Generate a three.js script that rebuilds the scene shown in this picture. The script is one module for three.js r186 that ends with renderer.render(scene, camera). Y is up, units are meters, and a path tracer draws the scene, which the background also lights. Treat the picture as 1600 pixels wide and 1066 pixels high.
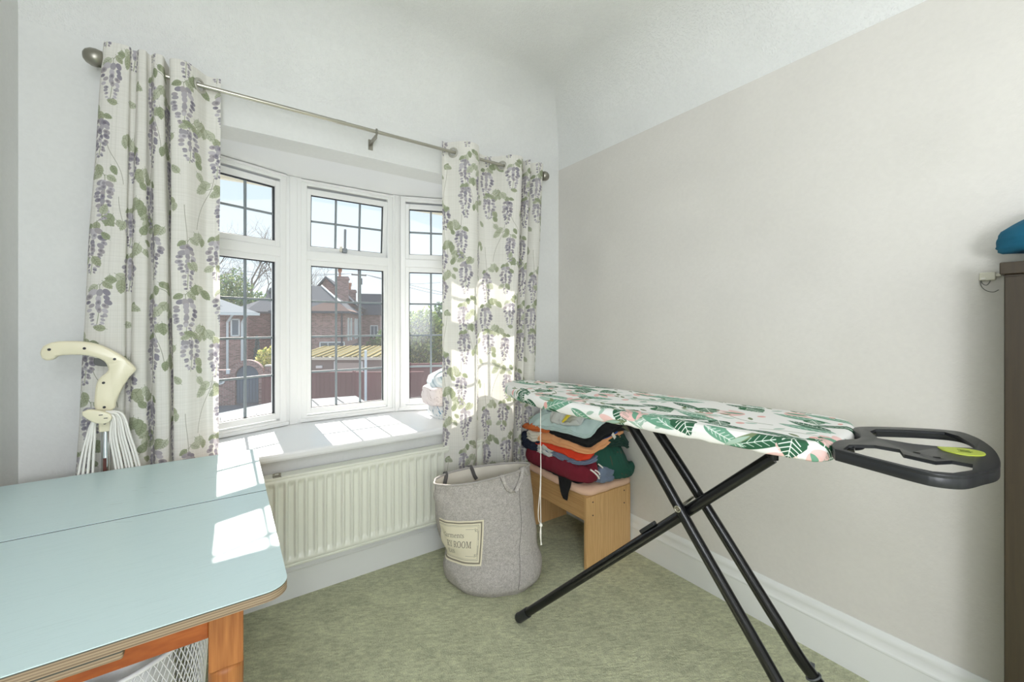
import * as THREE from 'three';
import { mergeGeometries, mergeVertices, toCreasedNormals } from 'three/addons/utils/BufferGeometryUtils.js';
import { RoundedBoxGeometry } from 'three/addons/geometries/RoundedBoxGeometry.js';
import { ImprovedNoise } from 'three/addons/math/ImprovedNoise.js';

// ---------------------------------------------------------------- camera, sky, sun, lamp, exposure
const scene = new THREE.Scene();
const EYE = 1.25, YAW = Math.atan2(447, 644);
const camera = new THREE.PerspectiveCamera(2 * Math.atan(533 / 644) * 180 / Math.PI, 1600 / 1066, 0.02, 400);
camera.position.set(0, EYE, 0);
camera.lookAt(Math.sin(YAW), EYE, -Math.cos(YAW));
camera.setViewOffset(1600, 1066, 0, 26, 1600, 1066);        // the lens is shifted, so that uprights stay upright
scene.add(camera);

{ // clear spring sky: pale at the horizon, bluer overhead
  const W = 64, H = 128, d = new Float32Array(W * H * 4);
  for (let y = 0; y < H; y++) {
    const e = (y + 0.5) / H * 2 - 1, up = Math.max(0, Math.sin(e * Math.PI / 2)), k = Math.pow(up, 0.55);
    const c = [0.90 - 0.38 * k, 0.99 - 0.27 * k, 1.02 - 0.10 * k];
    for (let x = 0; x < W; x++) { const i = (y * W + x) * 4; d[i] = c[0]; d[i + 1] = c[1]; d[i + 2] = c[2]; d[i + 3] = 1; }
  }
  const t = new THREE.DataTexture(d, W, H, THREE.RGBAFormat, THREE.FloatType);
  t.mapping = THREE.EquirectangularReflectionMapping; t.magFilter = THREE.LinearFilter; t.needsUpdate = true;
  scene.background = t; scene.backgroundIntensity = 1.0;
}
const sun = new THREE.DirectionalLight(0xfff7ee, 13.0);
const SUN_EL = 37.4 * Math.PI / 180;
sun.position.set(0.64, 1 + 30 * Math.sin(SUN_EL), -2 - 30 * Math.cos(SUN_EL));
sun.target.position.set(0.64, 1, -2);
sun.castShadow = true;
Object.assign(sun.shadow.camera, { left: -40, right: 40, top: 30, bottom: -30, near: 0.5, far: 120 });
sun.shadow.mapSize.set(4096, 4096);
scene.add(sun, sun.target);
const LAMP = [-0.18, 2.28, 0.42], LAMP_POWER = 1.4, FLOOR_LAMP = [-0.36, 1.30, 1.10], FLOOR_LAMP_POWER = 5.8;
const EXPOSURE = 1.12;

// ---------------------------------------------------------------- helpers
const V = (x, y, z) => new THREE.Vector3(x, y, z);
function rng(seed) { let s = seed >>> 0; return () => { s = (s + 0x6d2b79f5) | 0; let t = Math.imul(s ^ (s >>> 15), 1 | s); t = (t + Math.imul(t ^ (t >>> 7), 61 | t)) ^ t; return ((t ^ (t >>> 14)) >>> 0) / 4294967296; }; }
const PN = new ImprovedNoise();
const ns = (x, y = 0, z = 0) => PN.noise(x + 31.7, y + 17.3, z + 5.1);
const clamp = (x, a, b) => Math.min(b, Math.max(a, x));
const lerp = (a, b, t) => a + (b - a) * t;
const smooth = (a, b, x) => { const t = clamp((x - a) / (b - a), 0, 1); return t * t * (3 - 2 * t); };
const taken = new Map();
function numbered(name) { const n = taken.get(name) ?? 0; taken.set(name, n + 1); return n ? `${name}_${String(n).padStart(3, '0')}` : name; }
function mesh(name, geometry, material, parent = scene, label) {
  const m = new THREE.Mesh(Array.isArray(geometry) ? join(geometry) : geometry, material);
  m.name = parent === scene ? numbered(name) : name; m.castShadow = m.receiveShadow = true;
  if (label) m.userData.label = label;
  parent.add(m); return m;
}
function tag(o, label, category, group) { o.userData.label = label; o.userData.category = category; if (group) o.userData.group = group; return o; }
function thing(name, label, category, pos = [0, 0, 0], turn = 0, group) {
  const g = new THREE.Group(); g.name = numbered(name); g.position.set(...pos); g.rotation.y = turn; scene.add(g); return tag(g, label, category, group);
}
function struct(name, geometry, material) { const m = mesh(name, geometry, material); m.userData.kind = 'structure'; return m; }
function plain(g) { let h = g.index ? g.toNonIndexed() : g; for (const k of Object.keys(h.attributes)) if (!['position', 'normal', 'uv'].includes(k)) h.deleteAttribute(k); if (!h.attributes.uv) h.setAttribute('uv', new THREE.BufferAttribute(new Float32Array(h.attributes.position.count * 2), 2)); h.morphAttributes = {}; return h; }
function join(list) { return list.length === 1 ? list[0] : mergeGeometries(list.map(plain), false); }
// texture coordinates in metres, by the side each face looks to
function metric(g, s = 1) {
  const h = plain(g), p = h.attributes.position, n = h.attributes.normal, uv = h.attributes.uv;
  for (let i = 0; i < p.count; i += 3) {
    let a = 0, b = 0, c = 0;
    for (let k = 0; k < 3; k++) { a += Math.abs(n.getX(i + k)); b += Math.abs(n.getY(i + k)); c += Math.abs(n.getZ(i + k)); }
    for (let k = 0; k < 3; k++) {
      const x = p.getX(i + k), y = p.getY(i + k), z = p.getZ(i + k);
      if (a >= b && a >= c) uv.setXY(i + k, z * s, y * s); else if (b >= c) uv.setXY(i + k, x * s, z * s); else uv.setXY(i + k, x * s, y * s);
    }
  }
  return h;
}
const box = (x0, x1, y0, y1, z0, z1) => { const g = new THREE.BoxGeometry(x1 - x0, y1 - y0, z1 - z0); g.translate((x0 + x1) / 2, (y0 + y1) / 2, (z0 + z1) / 2); return metric(g); };
const rbox = (x0, x1, y0, y1, z0, z1, r = 0.004, seg = 2) => { const g = new RoundedBoxGeometry(x1 - x0, y1 - y0, z1 - z0, seg, r); g.translate((x0 + x1) / 2, (y0 + y1) / 2, (z0 + z1) / 2); return metric(g); };
function tube(points, r, seg = 24, sides = 10, closed = false) {
  const c = points.length === 2 ? new THREE.LineCurve3(points[0], points[1]) : new THREE.CatmullRomCurve3(points, closed, 'centripetal');
  return new THREE.TubeGeometry(c, points.length === 2 ? 1 : seg, r, sides, closed);
}
function rod(a, b, r, sides = 14) {                                   // a capped straight round bar
  const d = b.clone().sub(a), g = new THREE.CylinderGeometry(r, r, d.length(), sides);
  g.applyQuaternion(new THREE.Quaternion().setFromUnitVectors(V(0, 1, 0), d.clone().normalize())); const m = a.clone().add(b).multiplyScalar(0.5);
  return g.translate(m.x, m.y, m.z);
}
const ball = (x, y, z, r, sy = 1) => { const g = new THREE.SphereGeometry(r, 16, 12); g.scale(1, sy, 1); return g.translate(x, y, z); };
function shape(points) { const s = new THREE.Shape(); points.forEach(([x, y], i) => i ? s.lineTo(x, y) : s.moveTo(x, y)); s.closePath(); return s; }
function smoothLoop(points, n = 80) { return new THREE.SplineCurve([...points, points[0]].map((p) => new THREE.Vector2(p[0], p[1]))).getPoints(n).slice(0, -1); }
function extrude(points, depth, bevel = 0, holes = [], bevelSegments = 2) {
  const s = shape(points.map((p) => p.isVector2 ? [p.x, p.y] : p));
  for (const h of holes) { const q = new THREE.Path(); h.forEach((p, i) => { const [x, y] = p.isVector2 ? [p.x, p.y] : p; i ? q.lineTo(x, y) : q.moveTo(x, y); }); q.closePath(); s.holes.push(q); }
  return new THREE.ExtrudeGeometry(s, { depth, bevelEnabled: bevel > 0, bevelSize: bevel, bevelThickness: bevel, bevelSegments, steps: 1, curveSegments: 12 });
}
// a plan outline of [x, z] pairs made into a slab from y0 to y1
function slab(plan, y0, y1, bevel = 0) {
  const g = extrude(plan.map(([x, z]) => [x, -z]), y1 - y0 - 2 * bevel, bevel); g.rotateX(-Math.PI / 2); g.translate(0, y0 + bevel, 0); return metric(g);
}
function grid(nu, nv, f, closeU = false, keep) {                       // f(i / nu, j / nv) -> { p: Vector3, uv: [u, v] }
  const pos = [], uv = [], idx = [], w = nu + 1;
  for (let j = 0; j <= nv; j++) for (let i = 0; i <= nu; i++) { const q = f(i / nu, j / nv, i, j); pos.push(q.p.x, q.p.y, q.p.z); uv.push(...q.uv); }
  for (let j = 0; j < nv; j++) for (let i = 0; i < nu; i++) { const a = j * w + i, b = a + 1, c = a + w, d = c + 1; if (keep && !keep(i, j)) continue; idx.push(a, b, d, a, d, c); }
  const g = new THREE.BufferGeometry();
  g.setAttribute('position', new THREE.Float32BufferAttribute(pos, 3)); g.setAttribute('uv', new THREE.Float32BufferAttribute(uv, 2)); g.setIndex(idx);
  g.computeVertexNormals();
  if (closeU) { const n = g.attributes.normal; for (let j = 0; j <= nv; j++) { const a = j * w, b = a + nu, v = V(n.getX(a) + n.getX(b), n.getY(a) + n.getY(b), n.getZ(a) + n.getZ(b)).normalize(); n.setXYZ(a, v.x, v.y, v.z); n.setXYZ(b, v.x, v.y, v.z); } }
  return g;
}

// ---------------------------------------------------------------- textures and materials
function finish(t, repeat, color) { t.wrapS = t.wrapT = THREE.RepeatWrapping; t.magFilter = THREE.LinearFilter; t.minFilter = THREE.LinearMipmapLinearFilter; t.generateMipmaps = true; t.repeat.set(...repeat); if (color) t.colorSpace = THREE.SRGBColorSpace; t.needsUpdate = true; return t; }
function computed(w, h, f, repeat = [1, 1], color = true) {             // f(u, v) -> [r, g, b] 0..255
  const d = new Uint8Array(w * h * 4);
  for (let y = 0; y < h; y++) for (let x = 0; x < w; x++) { const c = f((x + 0.5) / w, (y + 0.5) / h), i = (y * w + x) * 4; d[i] = clamp(c[0], 0, 255); d[i + 1] = clamp(c[1], 0, 255); d[i + 2] = clamp(c[2], 0, 255); d[i + 3] = 255; }
  return finish(new THREE.DataTexture(d, w, h), repeat, color);
}
function lattice(n, seed) { const r = rng(seed), a = new Float32Array(n * n).map(() => r()); return (u, v) => { const x = (u - Math.floor(u)) * n, y = (v - Math.floor(v)) * n, i = Math.floor(x), j = Math.floor(y), s = (t) => t * t * (3 - 2 * t), fx = s(x - i), fy = s(y - j), at = (p, q) => a[(q % n) * n + (p % n)]; return lerp(lerp(at(i, j), at(i + 1, j), fx), lerp(at(i, j + 1), at(i + 1, j + 1), fx), fy); }; }
function drawn(w, h, f, repeat = [1, 1], color = true) { const c = document.createElement('canvas'); c.width = w; c.height = h; f(c.getContext('2d'), w, h); return finish(new THREE.CanvasTexture(c), repeat, color); }
const std = (color, roughness = 0.6, more = {}) => new THREE.MeshStandardMaterial({ color, roughness, ...more });

const n8 = lattice(8, 1), n16 = lattice(16, 2), n32 = lattice(32, 3), n64 = lattice(64, 4), n128 = lattice(128, 5), n256 = lattice(256, 6), n512 = lattice(512, 7);
const grainTex = computed(512, 512, (u, v) => { const k = 128 + 60 * (n256(u, v) - 0.5) + 70 * (n128(u, v) - 0.5) + 60 * (n64(u, v) - 0.5); return [k, k, k]; }, [1.6, 1.6], false);
const stippleTex = computed(1024, 1024, (u, v) => { const k = 255 * smooth(0.45, 0.8, 0.55 * n128(u, v) + 0.45 * n256(u + 0.3, v)); return [k, k, k]; }, [1.6, 1.6], false);
const wallTint = (r, g, b, seed) => { const m = lattice(12, seed), q = lattice(200, seed + 1); return computed(512, 512, (u, v) => { const k = 5 * (m(u, v) - 0.5) + 3 * (q(u, v) - 0.5); return [r + k, g + k, b + k]; }, [0.5, 0.5]); };
const M = {
  wallWhite: std(0xffffff, 0.9, { map: wallTint(228, 229, 226, 11), bumpMap: grainTex, bumpScale: 0.0008 }),
  wallCream: std(0xffffff, 0.9, { map: wallTint(218, 215, 208, 13), bumpMap: grainTex, bumpScale: 0.0008 }),
  ceiling: std(0xffffff, 0.95, { map: wallTint(230, 231, 228, 15), bumpMap: stippleTex, bumpScale: 0.0010 }),
  gloss: std(0xe9ebe8, 0.32), upvc: std(0xf1f2f0, 0.28), sill: std(0xf0f1f1, 0.3),
  gasket: std(0x2b2f31, 0.6), lead: std(0x868f93, 0.5),
  glass: new THREE.MeshPhysicalMaterial({ color: 0xffffff, transmission: 1, roughness: 0.13, thickness: 0, ior: 1.45, specularIntensity: 0.35 }),
  steel: std(0xb9b6ab, 0.28, { metalness: 1 }), darkSteel: std(0xa09d93, 0.35, { metalness: 1 }), chrome: std(0xe6e8ea, 0.08, { metalness: 1 }),
  radiator: std(0xebede0, 0.3), black: std(0x1b1b1c, 0.4), blackGloss: std(0x141516, 0.22, { metalness: 0.2 }), blackPlastic: std(0x26282b, 0.38),
};
M.carpet = std(0xffffff, 1, {
  map: computed(1024, 1024, (u, v) => { const f = 0.5 * n512(u * 1, v * 1) + 0.3 * n256(v, u) + 0.2 * n64(u, v), streak = n128(u * 0.35 + v * 0.2, v - u * 0.5), k = 0.80 + 0.26 * f + 0.07 * (n16(u, v) - 0.5) + 0.14 * (streak - 0.5); return [205 * k, 208 * k, 174 * k]; }, [1, 1]),
  bumpMap: computed(1024, 1024, (u, v) => { const k = 255 * (0.6 * n512(u, v) + 0.4 * n128(u * 0.35 + v * 0.2, v - u * 0.5)); return [k, k, k]; }, [1, 1], false), bumpScale: 0.004,
});
function woodTex(base, dark, seed, repeat, stretch = 1, along = 'v') {
  const a = lattice(64, seed), b = lattice(8, seed + 1), c = lattice(256, seed + 2);
  return computed(512, 512, (uu, vv) => {
    const [u, v] = along === 'v' ? [uu, vv] : [vv, uu];
    const ring = Math.sin((u * 14 + 2.2 * b(u, v * 0.5) + 0.5 * a(u, v * 0.1)) * 6.283), k = clamp(0.45 * a(u, v * 0.06 * stretch) + 0.35 * (0.5 + 0.5 * ring) * 0.7 + 0.3 * c(u, v * 0.08), 0, 1);
    return [lerp(base[0], dark[0], k), lerp(base[1], dark[1], k), lerp(base[2], dark[2], k)];
  }, repeat);
}

// ---------------------------------------------------------------- the room
const XL = -0.586, XR = 1.865, ZW = -2.13, ZB = 2.1, TOP = 2.65, COVE = 0.35, SPRING = 2.30;
struct('floor', box(XL - 0.2, XR + 0.2, -0.2, 0, ZW - 0.2, ZB + 0.2), M.carpet);
struct('ceiling', box(XL - 0.2, XR + 0.2, TOP, TOP + 0.2, ZW - 0.2, ZB + 0.2), M.ceiling);
struct('wall_left', box(XL - 0.2, XL, 0, TOP, ZW - 0.2, ZB), M.wallWhite);
struct('wall_right', box(XR, XR + 0.2, 0, TOP, ZW - 0.2, ZB), M.wallCream);
struct('wall_back', [box(XL - 0.2, 0.1, 0, TOP, ZB, ZB + 0.2), box(0.9, XR + 0.2, 0, TOP, ZB, ZB + 0.2), box(0.1, 0.9, 2.0, TOP, ZB, ZB + 0.2)], M.wallWhite);
{ const d = struct('door_1', rbox(0.1, 0.9, 0, 2.0, ZB + 0.02, ZB + 0.06, 0.003), M.gloss); mesh('door_handle', [rod(V(0.2, 1, ZB + 0.03), V(0.2, 1, ZB - 0.04), 0.01), rod(V(0.19, 1, ZB - 0.04), V(0.31, 1, ZB - 0.04), 0.009)], M.steel, d); }
{ // window wall with the opening of the bay
  const o = [[-0.27, 0.645], [1.53, 0.645], [1.53, 2.095], [-0.27, 2.095]];
  const g = extrude([[XL, 0], [XR, 0], [XR, TOP], [XL, TOP]], 0.16, 0, [o]); g.translate(0, 0, ZW - 0.16);
  struct('wall_window', metric(g), M.wallWhite);
}
function cove(len) {                                                  // concave plaster cove along +x, from the wall (z = 0) out to z = COVE
  const p = [[0, 0]]; for (let i = 0; i <= 24; i++) { const a = i / 24 * Math.PI / 2; p.push([COVE - COVE * Math.cos(a), COVE * Math.sin(a)]); } p.push([0, COVE]);
  const s = shape(p), g = new THREE.ExtrudeGeometry(s, { depth: len, bevelEnabled: false, steps: 1 });
  const q = toCreasedNormals(plain(g), 0.6); return q;                 // profile in x,y and length along z
}
{ const g = cove(XR - XL); g.rotateY(-Math.PI / 2); g.translate(XR, SPRING, ZW); struct('trim_1', metric(g), M.ceiling); }
{ const g = cove(ZB - ZW); g.rotateY(Math.PI); g.translate(XR, SPRING, ZB); struct('trim_2', metric(g), M.ceiling); }
// skirting boards: flat face, bead and a small moulded top
function skirting(len) {
  const p = [[0, 0], [0.016, 0], [0.016, 0.122], [0.0195, 0.126], [0.0195, 0.132], [0.0155, 0.137], [0.0115, 0.158], [0.0135, 0.166], [0.012, 0.178], [0.007, 0.186], [0.004, 0.19], [0, 0.19]];
  return toCreasedNormals(plain(new THREE.ExtrudeGeometry(shape(p), { depth: len, bevelEnabled: false })), 0.5);
}
{ const g = skirting(XR - XL); g.rotateY(-Math.PI / 2); g.translate(XR, 0, ZW); struct('baseboard_window', metric(g), M.gloss); }
{ const g = skirting(ZB - ZW); g.rotateY(Math.PI); g.translate(XR, 0, ZB); struct('baseboard_right', metric(g), M.gloss); }
{ const g = skirting(ZB - ZW); g.translate(XL, 0, ZW); struct('baseboard_left', metric(g), M.gloss); }

// the bay: soffit with the eaves over it, reveals, sill, outer wall
const bayPlan = [[-0.27, ZW], [-0.215, -2.425], [-0.19, -2.50], [0.325, -2.735], [0.925, -2.735], [1.44, -2.50], [1.465, -2.425], [1.53, ZW]];
struct('wall_bay_soffit', slab([[-1.2, -2.25], [-1.2, -2.75], [2.4, -2.75], [2.4, -2.25]], 2.0955, 2.3), M.sill);
struct('trim_3', rbox(-1.2, 2.4, 2.046, 2.12, -2.775, -2.748, 0.004), std(0xe9e3cf, 0.5));       // cream gutter board under the eaves
const reveal = (a, b) => { const n = [(b[1] - a[1]), -(b[0] - a[0])], k = 0.12 / Math.hypot(...n), s = a[0] < 0.6 ? -1 : 1, q = ([x, z]) => [x + s * Math.abs(n[0] * k), z]; return slab(s < 0 ? [a, b, q(b), q(a)] : [a, q(a), q(b), b], 0.5, 2.2); };
struct('wall_bay_left', reveal([-0.27, ZW], [-0.088, -2.50]), M.sill);
struct('wall_bay_right', reveal([1.53, ZW], [1.45, -2.46]), M.sill);
struct('wall_bay', slab([[-0.4, ZW - 0.1], [-0.3, -2.47], [-0.19, -2.53], [0.325, -2.74], [0.925, -2.74], [1.44, -2.53], [1.56, -2.47], [1.66, ZW - 0.1]], 0.1, 0.64), std(0x9b6a58, 0.9));
{
  const s = struct('trim_4', slab([[-0.29, -2.092], ...bayPlan.slice(0).map(([x, z], i) => i === 0 ? [-0.29, -2.13] : i === 7 ? [1.55, -2.13] : [x, z]), [1.55, -2.092]].reverse(), 0.642, 0.68, 0.012), M.sill);
  s.name = 'window_sill';
}

// ---------------------------------------------------------------- leaded windows: three lights of the bay
const HEAD = 2.093, FOOT = 0.682;
function frameRing(x0, x1, y0, y1, w, z0, z1, r = 0.004) { return [rbox(x0, x0 + w, y0, y1, z0, z1, r), rbox(x1 - w, x1, y0, y1, z0, z1, r), rbox(x0 + w - 0.004, x1 - w + 0.004, y1 - w, y1, z0, z1, r), rbox(x0 + w - 0.004, x1 - w + 0.004, y0, y0 + w, z0, z1, r)]; }
function leadedWindow(name, x, z, turn, open, W = 0.54, columns = 3) {
  const w = new THREE.Group(); w.name = name; w.position.set(x, 0, z); w.rotation.y = turn; w.userData.kind = 'structure'; scene.add(w);
  const outer = frameRing(0, W, FOOT, HEAD, 0.034, -0.07, 0, 0.005);
  outer.push(rbox(0.03, W - 0.03, 1.628, 1.682, -0.07, -0.002, 0.005));
  outer.push(rbox(-0.012, W + 0.012, FOOT, FOOT + 0.022, -0.06, 0.010, 0.006));
  outer.push(rbox(0.0, W, HEAD - 0.016, HEAD, -0.05, 0.007, 0.004));
  mesh('window_frame', outer, M.upvc, w);
  mesh('outer_sill', box(-0.03, W + 0.03, FOOT - 0.062, FOOT - 0.022, -0.13, -0.05), M.upvc, w);
  const light = (x0, x1, y0, y1, nx, ny, tilt, label) => {
    const s = mesh('sash', frameRing(x0, x1, y0, y1, 0.034, -0.058, -0.006, 0.006), M.upvc, w);
    const gx0 = x0 + 0.034, gx1 = x1 - 0.034, gy0 = y0 + 0.034, gy1 = y1 - 0.034;
    mesh('gasket', [box(gx0 - 0.001, gx0 + 0.004, gy0, gy1, -0.036, -0.018), box(gx1 - 0.004, gx1 + 0.001, gy0, gy1, -0.036, -0.018), box(gx0, gx1, gy0 - 0.001, gy0 + 0.003, -0.036, -0.018), box(gx0, gx1, gy1 - 0.004, gy1 + 0.001, -0.036, -0.018)], M.gasket, s);
    const pw = (gx1 - gx0) / nx, ph = (gy1 - gy0) / ny, pane = box(0, pw, 0, ph, -0.034, -0.030);
    for (let i = 0; i < nx; i++) for (let j = 0; j < ny; j++) { const p = mesh('pane', pane, M.glass, s); p.position.set(gx0 + i * pw, gy0 + j * ph, 0); }
    for (let i = 1; i < nx; i++) mesh('lead_strip', rbox(gx0 + i * pw - 0.006, gx0 + i * pw + 0.006, gy0, gy1, -0.039, -0.025, 0.003), M.lead, s);
    for (let j = 1; j < ny; j++) mesh('lead_strip', rbox(gx0, gx1, gy0 + j * ph - 0.006, gy0 + j * ph + 0.006, -0.038, -0.026, 0.003), M.lead, s);
    if (tilt) {                                                       // hung at its head and pushed open a little
      const q = V(0, y1, -0.03); s.position.copy(q).applyAxisAngle(V(1, 0, 0), tilt).multiplyScalar(-1).add(q); s.rotation.x = tilt;
      mesh('stay_handle', [rbox(0.238, 0.252, y0 + 0.03, y0 + 0.155, 0.012, 0.02, 0.003), rbox(0.232, 0.26, y0 + 0.012, y0 + 0.04, -0.006, 0.018, 0.004)], std(0x8b9299, 0.35), s);
      mesh('stay_catch', rbox(0.218, 0.232, y0 + 0.016, y0 + 0.05, -0.004, 0.012, 0.004), std(0xe2ded0, 0.4), s);
    }
    return s;
  };
  light(0.023, W - 0.023, FOOT + 0.042, 1.630, columns, 4, 0);
  light(0.023, W - 0.023, 1.68, HEAD - 0.045, columns, 2, open);
  return w;
}
const A21 = 21 * Math.PI / 180;
leadedWindow('window_1', 0.281 - 0.40 * Math.cos(A21), -2.632 + 0.40 * Math.sin(A21), A21, 0, 0.40, 2);
leadedWindow('window_2', 0.355, -2.655, 0, 0.075);
leadedWindow('window_3', 0.940, -2.640, -A21, 0);
for (const [i, x, w] of [[5, 0.317, 0.041], [6, 0.918, 0.026]]) struct('trim_' + i, [rbox(x - w, x + w, 0.67, 2.1, -2.73, -2.648, 0.004), rbox(x - w * 0.5, x + w * 0.5, 0.68, 2.095, -2.66, -2.640, 0.004)], M.upvc);

// ---------------------------------------------------------------- curtain rod, curtains
const RY = 2.19, RZ = -2.03;
{
  const t = thing('curtain_rod', 'brushed steel curtain rod with round end knobs above the bay window', 'curtain rod', [0, RY, RZ]);
  mesh('pole', rod(V(-0.36, 0, 0), V(1.64, 0, 0), 0.0085, 18), M.steel, t);
  mesh('joint_sleeve', rod(V(0.42, 0, 0), V(0.46, 0, 0), 0.0098, 18), M.steel, t);
  const knob = (x, s) => { const g = new THREE.LatheGeometry([[0, 0.056], [0.012, 0.054], [0.022, 0.047], [0.029, 0.034], [0.030, 0.020], [0.026, 0.005], [0.015, 0], [0, 0]].map(([a, b]) => new THREE.Vector2(a, b)), 28); g.rotateZ(-Math.PI / 2 * s); g.translate(x, 0, 0); return g; };
  mesh('end_knob', knob(1.635, 1), M.darkSteel, t); mesh('end_knob', knob(-0.355, -1), M.darkSteel, t);
  const b = (x) => { const s = [box(x - 0.011, x + 0.011, -0.055, -0.004, ZW - RZ, ZW - RZ + 0.006), rbox(x - 0.006, x + 0.006, -0.03, -0.014, ZW - RZ, -0.004, 0.002), tube([V(x, -0.022, -0.06), V(x, -0.024, -0.02), V(x, -0.014, 0.004), V(x, -0.001, 0.0125), V(x, 0.01, 0.006)], 0.005, 20, 8)]; return s; };
  mesh('bracket', b(0.603), M.darkSteel, t);
}
// wisteria print: drooping flower clusters, sprays of leaves and thin stems on ivory cloth
const wisteria = drawn(1024, 1366, (c, w, h) => {
  let r = rng(77); c.fillStyle = '#f3f1ea'; c.fillRect(0, 0, w, h);
  c.globalAlpha = 0.05; c.fillStyle = '#8a8672'; for (let i = 0; i < 700; i++) { c.fillRect(r() * w, 0, 1, h); c.fillRect(0, r() * h, w, 1); } c.globalAlpha = 1;
  const wrap = (x, y, f) => { for (const dx of [-w, 0, w]) for (const dy of [-h, 0, h]) { if (x + dx < -420 || x + dx > w + 420 || y + dy < -520 || y + dy > h + 520) continue; c.save(); c.translate(x + dx, y + dy); f(); c.restore(); } };
  const leaf = (x, y, a, l, tone) => { c.save(); c.translate(x, y); c.rotate(a); c.fillStyle = tone; c.beginPath(); c.moveTo(0, 0); c.bezierCurveTo(l * 0.1, -l * 0.42, l * 0.6, -l * 0.46, l, 0); c.bezierCurveTo(l * 0.6, l * 0.4, l * 0.12, l * 0.42, 0, 0); c.fill(); c.strokeStyle = 'rgba(120,128,102,.55)'; c.lineWidth = 2.5; c.beginPath(); c.moveTo(-l * 0.15, 0); c.lineTo(l * 0.9, 0); for (const k of [0.3, 0.5, 0.7]) { c.moveTo(l * k, 0); c.lineTo(l * (k + 0.16), -l * 0.2); c.moveTo(l * k, 0); c.lineTo(l * (k + 0.16), l * 0.18); } c.stroke(); c.restore(); };
  const greens = ['#b1b69b', '#bdc2aa', '#a3ab8f', '#c6cab5'], purples = ['#aba7ad', '#bab6bb', '#9a96a0', '#c9c5c9', '#b3adb0'];
  const petal = (x, y, s, a) => { c.save(); c.translate(x, y); c.rotate(a); c.fillStyle = purples[Math.floor(r() * 5)]; c.beginPath(); c.ellipse(0, 0, s, s * 0.68, 0, 0, 7); c.fill(); if (r() > 0.45) { c.fillStyle = 'rgba(92,86,98,.34)'; c.beginPath(); c.ellipse(-s * 0.2, 0, s * 0.42, s * 0.34, 0, 0, 7); c.fill(); } c.restore(); };
  const cluster = (len, wid) => {
    c.strokeStyle = '#a5aa90'; c.lineWidth = 3.5; c.beginPath(); c.moveTo(0, -50); c.quadraticCurveTo(10, len * 0.5, -4, len); c.stroke();
    for (let y = 0, k = 0; y < len; k++) { const t = y / len, s = lerp(22, 9, t), w = wid * (t < 0.25 ? 0.65 + 1.5 * t : 1.03 - 0.8 * (t - 0.25) / 0.75), n = t < 0.6 ? 3 : 2; for (let i = 0; i < n; i++) { const x = n === 3 ? (i - 1) * w * (0.75 + 0.4 * r()) : (i ? 1 : -1) * w * (0.7 + 0.5 * r()); petal(x + (r() - 0.5) * 10, y + (r() - 0.5) * 14, s * (0.85 + 0.35 * r()), x < -6 ? 2.5 + r() * 0.5 : x > 6 ? 0.4 + r() * 0.5 : 1.2 + r() * 0.8); } y += s * 1.42; }
  };
  const spray = (f, n) => { c.strokeStyle = '#a3a794'; c.lineWidth = 3.5; c.beginPath(); c.moveTo(0, -40); c.bezierCurveTo(20 * f, -90, 70 * f, -100, 120 * f, -40); c.stroke(); for (let i = 0; i < n; i++) { const t = (i + 0.5) / n, x = 120 * f * t, y = -40 - 78 * Math.sin(t * 2.9); leaf(x, y, (f > 0 ? 1.25 : 1.9) + (r() - 0.5) * 1.5, 60 + 30 * r(), greens[Math.floor(r() * 4)]); } leaf(-10 * f, -46, (f > 0 ? 2.4 : 0.6) + (r() - 0.5) * 0.6, 50 + 18 * r(), greens[Math.floor(r() * 4)]); };
  const stem = (dx, dy) => { c.strokeStyle = '#a8a696'; c.lineWidth = 3; c.beginPath(); c.moveTo(0, 0); c.bezierCurveTo(dx * 0.1, dy * 0.4, dx * 0.9, dy * 0.5, dx, dy); c.stroke(); };
  for (let k = 0; k < 9; k++) { const x = r() * w, y = r() * h, dx = (r() - 0.5) * 260, dy = 240 + 160 * r(), seed = r; wrap(x, y, () => stem(dx, dy)); }
  for (let i = 0; i < 5; i++) for (let j = 0; j < 4; j++) { if ((i * 4 + j) % 7 === 5) continue; const x = (i + 0.5 + 0.28 * (r() - 0.5)) * w / 5, y = (j + (i % 2) * 0.5 + 0.2 + 0.3 * (r() - 0.5)) * h / 4, len = 170 + 120 * r(), wid = 34 + 20 * r(), f = r() > 0.5 ? 1 : -1, n = 4 + Math.floor(r() * 3), keep = Math.floor(r() * 1e6); const draw = (fn) => wrap(x, y, fn); const list = rng(keep); void list; draw(() => { const q = rng(keep); const old = r; r = q; spray(f, n); cluster(len, wid); r = old; }); }
  for (let k = 0; k < 30; k++) { const x = r() * w, y = r() * h, a = r() * 6.28, l = 56 + 20 * r(), g = greens[Math.floor(r() * 4)]; wrap(x, y, () => leaf(0, 0, a, l, g)); }
}, [1 / 0.60, 1 / 0.80]);
wisteria.wrapS = wisteria.wrapT = THREE.RepeatWrapping;
M.curtain = new THREE.MeshPhysicalMaterial({ map: wisteria, roughness: 1, transmission: 0.24, thickness: 0, ior: 1.02, specularIntensity: 0.1 });
M.eyelet = std(0xb5b3a8, 0.35, { metalness: 0.2 });

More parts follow.
